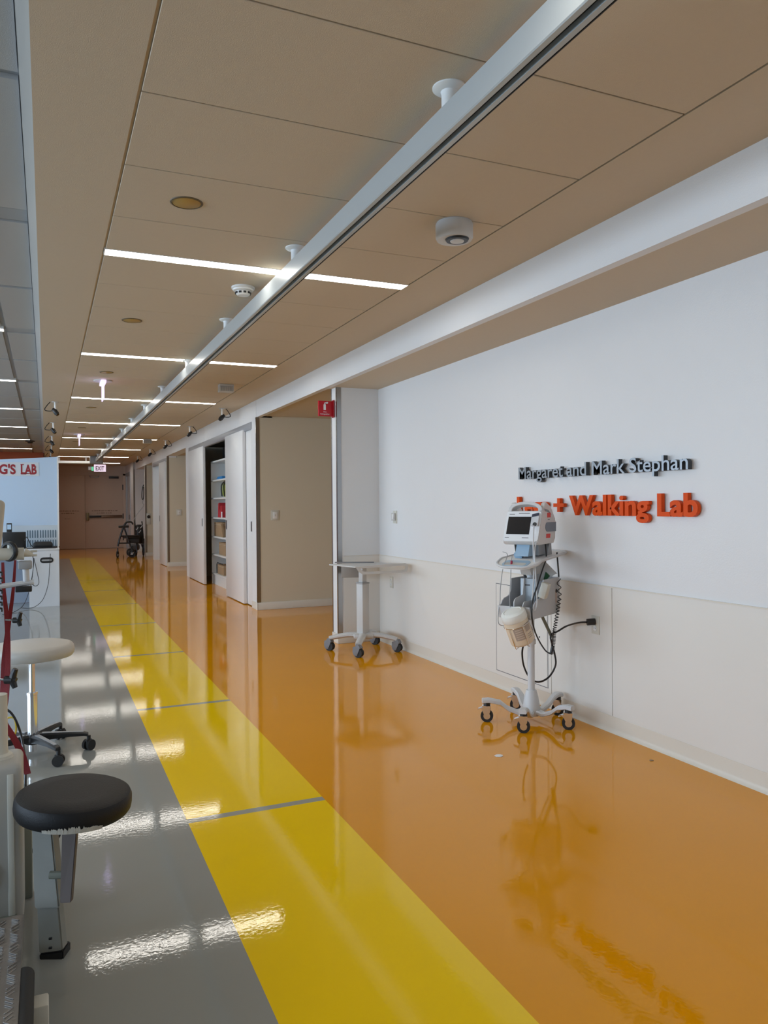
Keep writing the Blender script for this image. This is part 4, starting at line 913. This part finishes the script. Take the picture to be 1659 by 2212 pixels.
# ================================================================== TREADMILL FRAME AT THE LEFT EDGE
XE = -.083
T = thing('treadmill', 'white body weight support treadmill at the left edge with diamond plate step', 'treadmill', (-.6, 2.4, 0))
def tl_(x): return x+.6
Zt = atY(50, 1612, 3.0).z
b = MB(); b.box(tl_(-1.3), tl_(XE), .40, .60, .012, Zt, .022, seg=4); b.obj('motor_housing', mat('treadmill_white', (.46, .45, .41), .35, noise=.03), T)
bx(tl_(XE)-.045, tl_(XE)-.025, .394, .40, .05, Zt-.03, .003).obj('housing_ridge', creamp_m, T)
bx(tl_(-1.3), tl_(XE+.010), -1.2, .1, .17, .20, .003).obj('step_plate', tread_m, T)
b = MB(); rnd = random.Random(5)
for i in range(7):
    for j in range(44):
        x = XE-.012-.035*i; y = -.66+.017*j*1.0; s_ = 1 if (i+j//3) % 2 else -1
        b.box(-.013, .013, -.0022, .0022, -.001, .0018, .0008, Matrix.Translation((tl_(x), y, .2005))@Matrix.Rotation(s_*.75, 4, 'Z'), seg=1)
b.obj('plate_ribs', tread_m, T)
bx(tl_(-1.3), tl_(XE-.02), .09, .41, .02, .06).obj('frame_rail', olive_m, T)
bx(tl_(-1.3), tl_(XE-.015), -1.2, .1, .02, .17).obj('deck_side', black_m, T)
MB().cyl((tl_(XE+.018), -1.2, .175), (tl_(XE+.018), -.19, .175), .024, n=16).obj('rubber_edge_roll', rub_m, T)
p = atZ(88, 2180, .06); bx(tl_(p.x)-.022, tl_(p.x)+.02, p.y-2.4-.03, p.y-2.4+.03, .0, .085, .006).obj('levelling_foot', creamp_m, T); bx(tl_(XE)-.02, tl_(p.x), p.y-2.4-.01, p.y-2.4+.01, .03, .05).obj('foot_bracket', creamp_m, T)
b = MB(); b.box(tl_(-.16), tl_(-.060), .62, .68, .0, .30, .005); b.obj('rear_post', olive_m, T)
MB().prism(arc(tl_(XE-.115), .0, .04, .05, 0, 360, 20)[:-1], .388, .40, 'Y', Matrix.Translation((0, 0, .2))).obj('round_port', creamp_m, T)
MB().prism(arc(tl_(XE-.12), .0, .028, .036, 0, 360, 20)[:-1], .382, .388, 'Y', Matrix.Translation((0, 0, .2))).obj('port_opening', mat('navy', (.01, .015, .06), .4), T)
# column standing on the housing
ct = atY(-3, 1500, 2.9).z; MB().lathe([(.045, Zt), (.042, Zt+.010), (.030, Zt+.016), (.028, Zt+.03), (.028, ct), (.001, ct)], 24, Matrix.Translation((tl_(atY(-3, 1570, 2.9).x), .50, 0))).obj('support_column', creamp_m, T)
# handrail
ry = 3.05; rr_ = .022
ra = atY(52, 1196, ry)
MB().cyl((tl_(-.9), ry-2.4, ra.z), (tl_(ra.x), ry-2.4, ra.z), rr_, n=20).obj('handrail', creamp_m, T)
MB().cyl((tl_(ra.x)-.045, ry-2.4, ra.z+.018), (tl_(ra.x)-.045, ry-2.4, ra.z+.04), .009, n=10).obj('rail_knob', creamp_m, T)
e0 = atY(52, 1190, ry); e1 = atY(70, 1196, ry); MB().tube([(tl_(e0.x), ry-2.4, e0.z-.006), (tl_(e1.x), ry-2.4, e1.z-.004)], [.017, .007], 12).obj('rail_end', creamp_m, T)
for yy_ in (1191, 1200):
    q0 = atY(66, yy_, ry); q1 = atY(80, yy_-1, ry); MB().tube([(tl_(q0.x), ry-2.4, q0.z), (tl_(q1.x), ry-2.4, q1.z)], .004, 6).obj('prong', creamp_m, T)
rc = atY(20, 1191, ry); MB().tube([(tl_(rc.x)+.022*math.cos(2*PI*i/20), ry-2.4-.028*math.cos(2*PI*i/20), rc.z+.029*math.sin(2*PI*i/20)) for i in range(20)], .0085, 8, closed=True).obj('rail_clamp', black_m, T)
# hanging fittings below the handrail
b = MB(); f0 = atY(55, 1222, ry); f1 = atY(57, 1256, ry); b.cyl((tl_(f0.x), ry-2.4, f0.z+.01), (tl_(f1.x), ry-2.4, f1.z), .011, n=12); b.obj('drop_rod', lgrey_m, T)
b = MB(); b.box(tl_(f0.x)-.024, tl_(f0.x)+.022, ry-2.4-.02, ry-2.4+.02, f0.z-.012, f0.z+.018, .006); b.obj('rod_clamp', grey_m, T)
c0 = atY(20, 1264, ry); c1 = atY(73, 1257, ry); b = MB(); b.tube([(tl_(c0.x)-.1, ry-2.4, c0.z-.01), (tl_(c1.x), ry-2.4, c1.z)], .009, 8); b.obj('cross_bar', lgrey_m, T)
c0 = atY(52, 1272, ry); bx(tl_(c0.x)-.028, tl_(c0.x)+.026, ry-2.42, ry-2.38, c0.z-.01, c0.z+.01, .003).obj('bar_clip', black_m, T)
for k in range(7):
    c0 = atY(-1+.5*(k % 2), 1240+k*13, ry); MB().tube([(tl_(c0.x)-.006, ry-2.4, c0.z+.008), (tl_(c0.x)+.007, ry-2.4, c0.z+.005), (tl_(c0.x)+.007, ry-2.4, c0.z-.006)], .004, 6).obj('spring_coil', black_m, T)
u0_ = atY(-2, 1080, 3.15); u1_ = atY(-2, 1195, 3.15); b = MB(); b.box(tl_(u1_.x)-.08, tl_(u1_.x)+.005, .75, .80, 1.02, u0_.z+.0, .02, seg=4)
for v in b.bm.verts: v.co.x += .018*(v.co.z-1.24)/.2
b.obj('padded_upright', mat('pad_cream', (.52, .48, .40), .5), T)
# star knobs
for i, (px_, py_, s_) in enumerate([(38, 1338, .9), (24, 1466, 1.25)]):
    def kp(x, y, d=0): return atD(px_+x*s_, py_+y*s_, 2.93+d)-Vector((-.6, 2.4, 0))
    b = MB(); b.tube([kp(-10, 2), kp(3, 2)], .0125*s_, 12); ko = b.obj('star_knob', black_m, T)
    for (xa, ya) in ((8, -17), (7, 16), (9, 3)):
        MB().tube([kp(2, 2), kp(xa*.6, ya*.55), kp(xa, ya)], [.0115*s_, .0075*s_], 10, 3).obj('knob_lobe', black_m, ko)
    MB().tube([kp(-10, 2), kp(-30, 1)], .004, 8).obj('threaded_rod', steel_m, ko)
# straps
def strap(name, lab, pts, wd, D=2.93, grp='red straps of the treadmill harness'):
    P = [atD(x, y, D+d) for x, y, d in pts]; P = catmull(P, 5); base_ = P[0].copy(); b = MB(); R = []
    for i, p in enumerate(P):
        tg = (P[min(i+1, len(P)-1)]-P[max(i-1, 0)]).normalized(); s_ = tg.cross(fw).normalized(); tw = .5*math.sin(i*.18); s2 = s_*math.cos(tw)+fw*math.sin(tw); n_ = tg.cross(s2)
        ww = wd[0]+(wd[1]-wd[0])*i/(len(P)-1)
        R.append([b.bm.verts.new(p-base_+s2*x_*ww+n_*y_) for x_, y_ in ((-1, -.0012), (1, -.0012), (1, .0012), (-1, .0012))])
    b.skin(R); return tag(b.obj(name, red_m, loc=base_), lab, 'strap', grp)
strap('red_strap', 'red strap hanging from the handrail clamp, outermost left', [(6, 1215, 0), (8, 1270, 0), (14, 1330, 0), (17, 1400, 0), (14, 1500, 0), (4, 1560, 0), (-4, 1600, 0)], (.005, .014))
strap('red_strap', 'red strap hanging from the rod right of the handrail clamp', [(33, 1210, .02), (28, 1280, .02), (19, 1345, .02), (10, 1420, .02), (6, 1500, .02)], (.004, .012))
strap('red_strap', 'loose red strap end hanging down beside the treadmill housing', [(2, 1548, .0), (16, 1572, .0), (33, 1600, .0), (48, 1632, .0), (60, 1672, .0)], (.009, .014))
def cordD(lab, pts, r, m=black_m, D=2.9, nm='treadmill_cable', fl_=None):
    P = [atD(x, y, D+d) for x, y, d in pts]
    if fl_: P.append(atZ(*fl_, r))
    base_ = P[0].copy(); return tag(MB().tube([p-base_ for p in P], r, 8, 6).obj(nm, m, loc=base_), lab, 'cable', 'cables about the treadmill')
cordD('black cable arching over the treadmill housing', [(10, 1530, .3), (24, 1540, .3), (36, 1560, .3), (46, 1590, .3), (54, 1640, .2), (55, 1700, .1), (53, 1730, .2)], .005, fl_=(50, 1790))
cordD('yellow cable loop behind the treadmill column', [(12, 1552, .3), (28, 1550, .3), (34, 1562, .3), (33, 1585, .3), (20, 1592, .3)], .004, mat('yellow_cable', (.6, .42, .02), .5))
cordD('black cable bundle looping behind the stool leg', [(53, 1785, .2), (75, 1780, .2), (112, 1783, .2), (128, 1800, .2), (122, 1812, .2), (108, 1820, .2)], .006)
cordD('black cable lying between housing and stool leg', [(52, 1800, .15), (64, 1808, .15), (54, 1825, .15), (68, 1838, .15), (55, 1850, .15), (66, 1862, .15), (62, 1885, .15), (54, 1900, .15)], .008)
# scraps on the floor
for i, (x, y, s_) in enumerate([(1079, 1633, .03), (1407, 1643, .014)]):
    p = atZ(x, y, 0); b = MB(); b.prism([(s_*math.cos(a_)*random.uniform(.6, 1), s_*math.sin(a_)*random.uniform(.6, 1)) for a_ in [k*2*PI/7 for k in range(7)]], .0005, .003, 'Z')
    tag(b.obj('paper_scrap', [swhite_m, cardb_m][i], loc=(p.x, p.y, 0)), ['white paper scrap on the orange floor before the monitor stand', 'tiny brown scrap on the orange floor near the wall'][i], 'paper scrap')
bpy.context.view_layer.update()
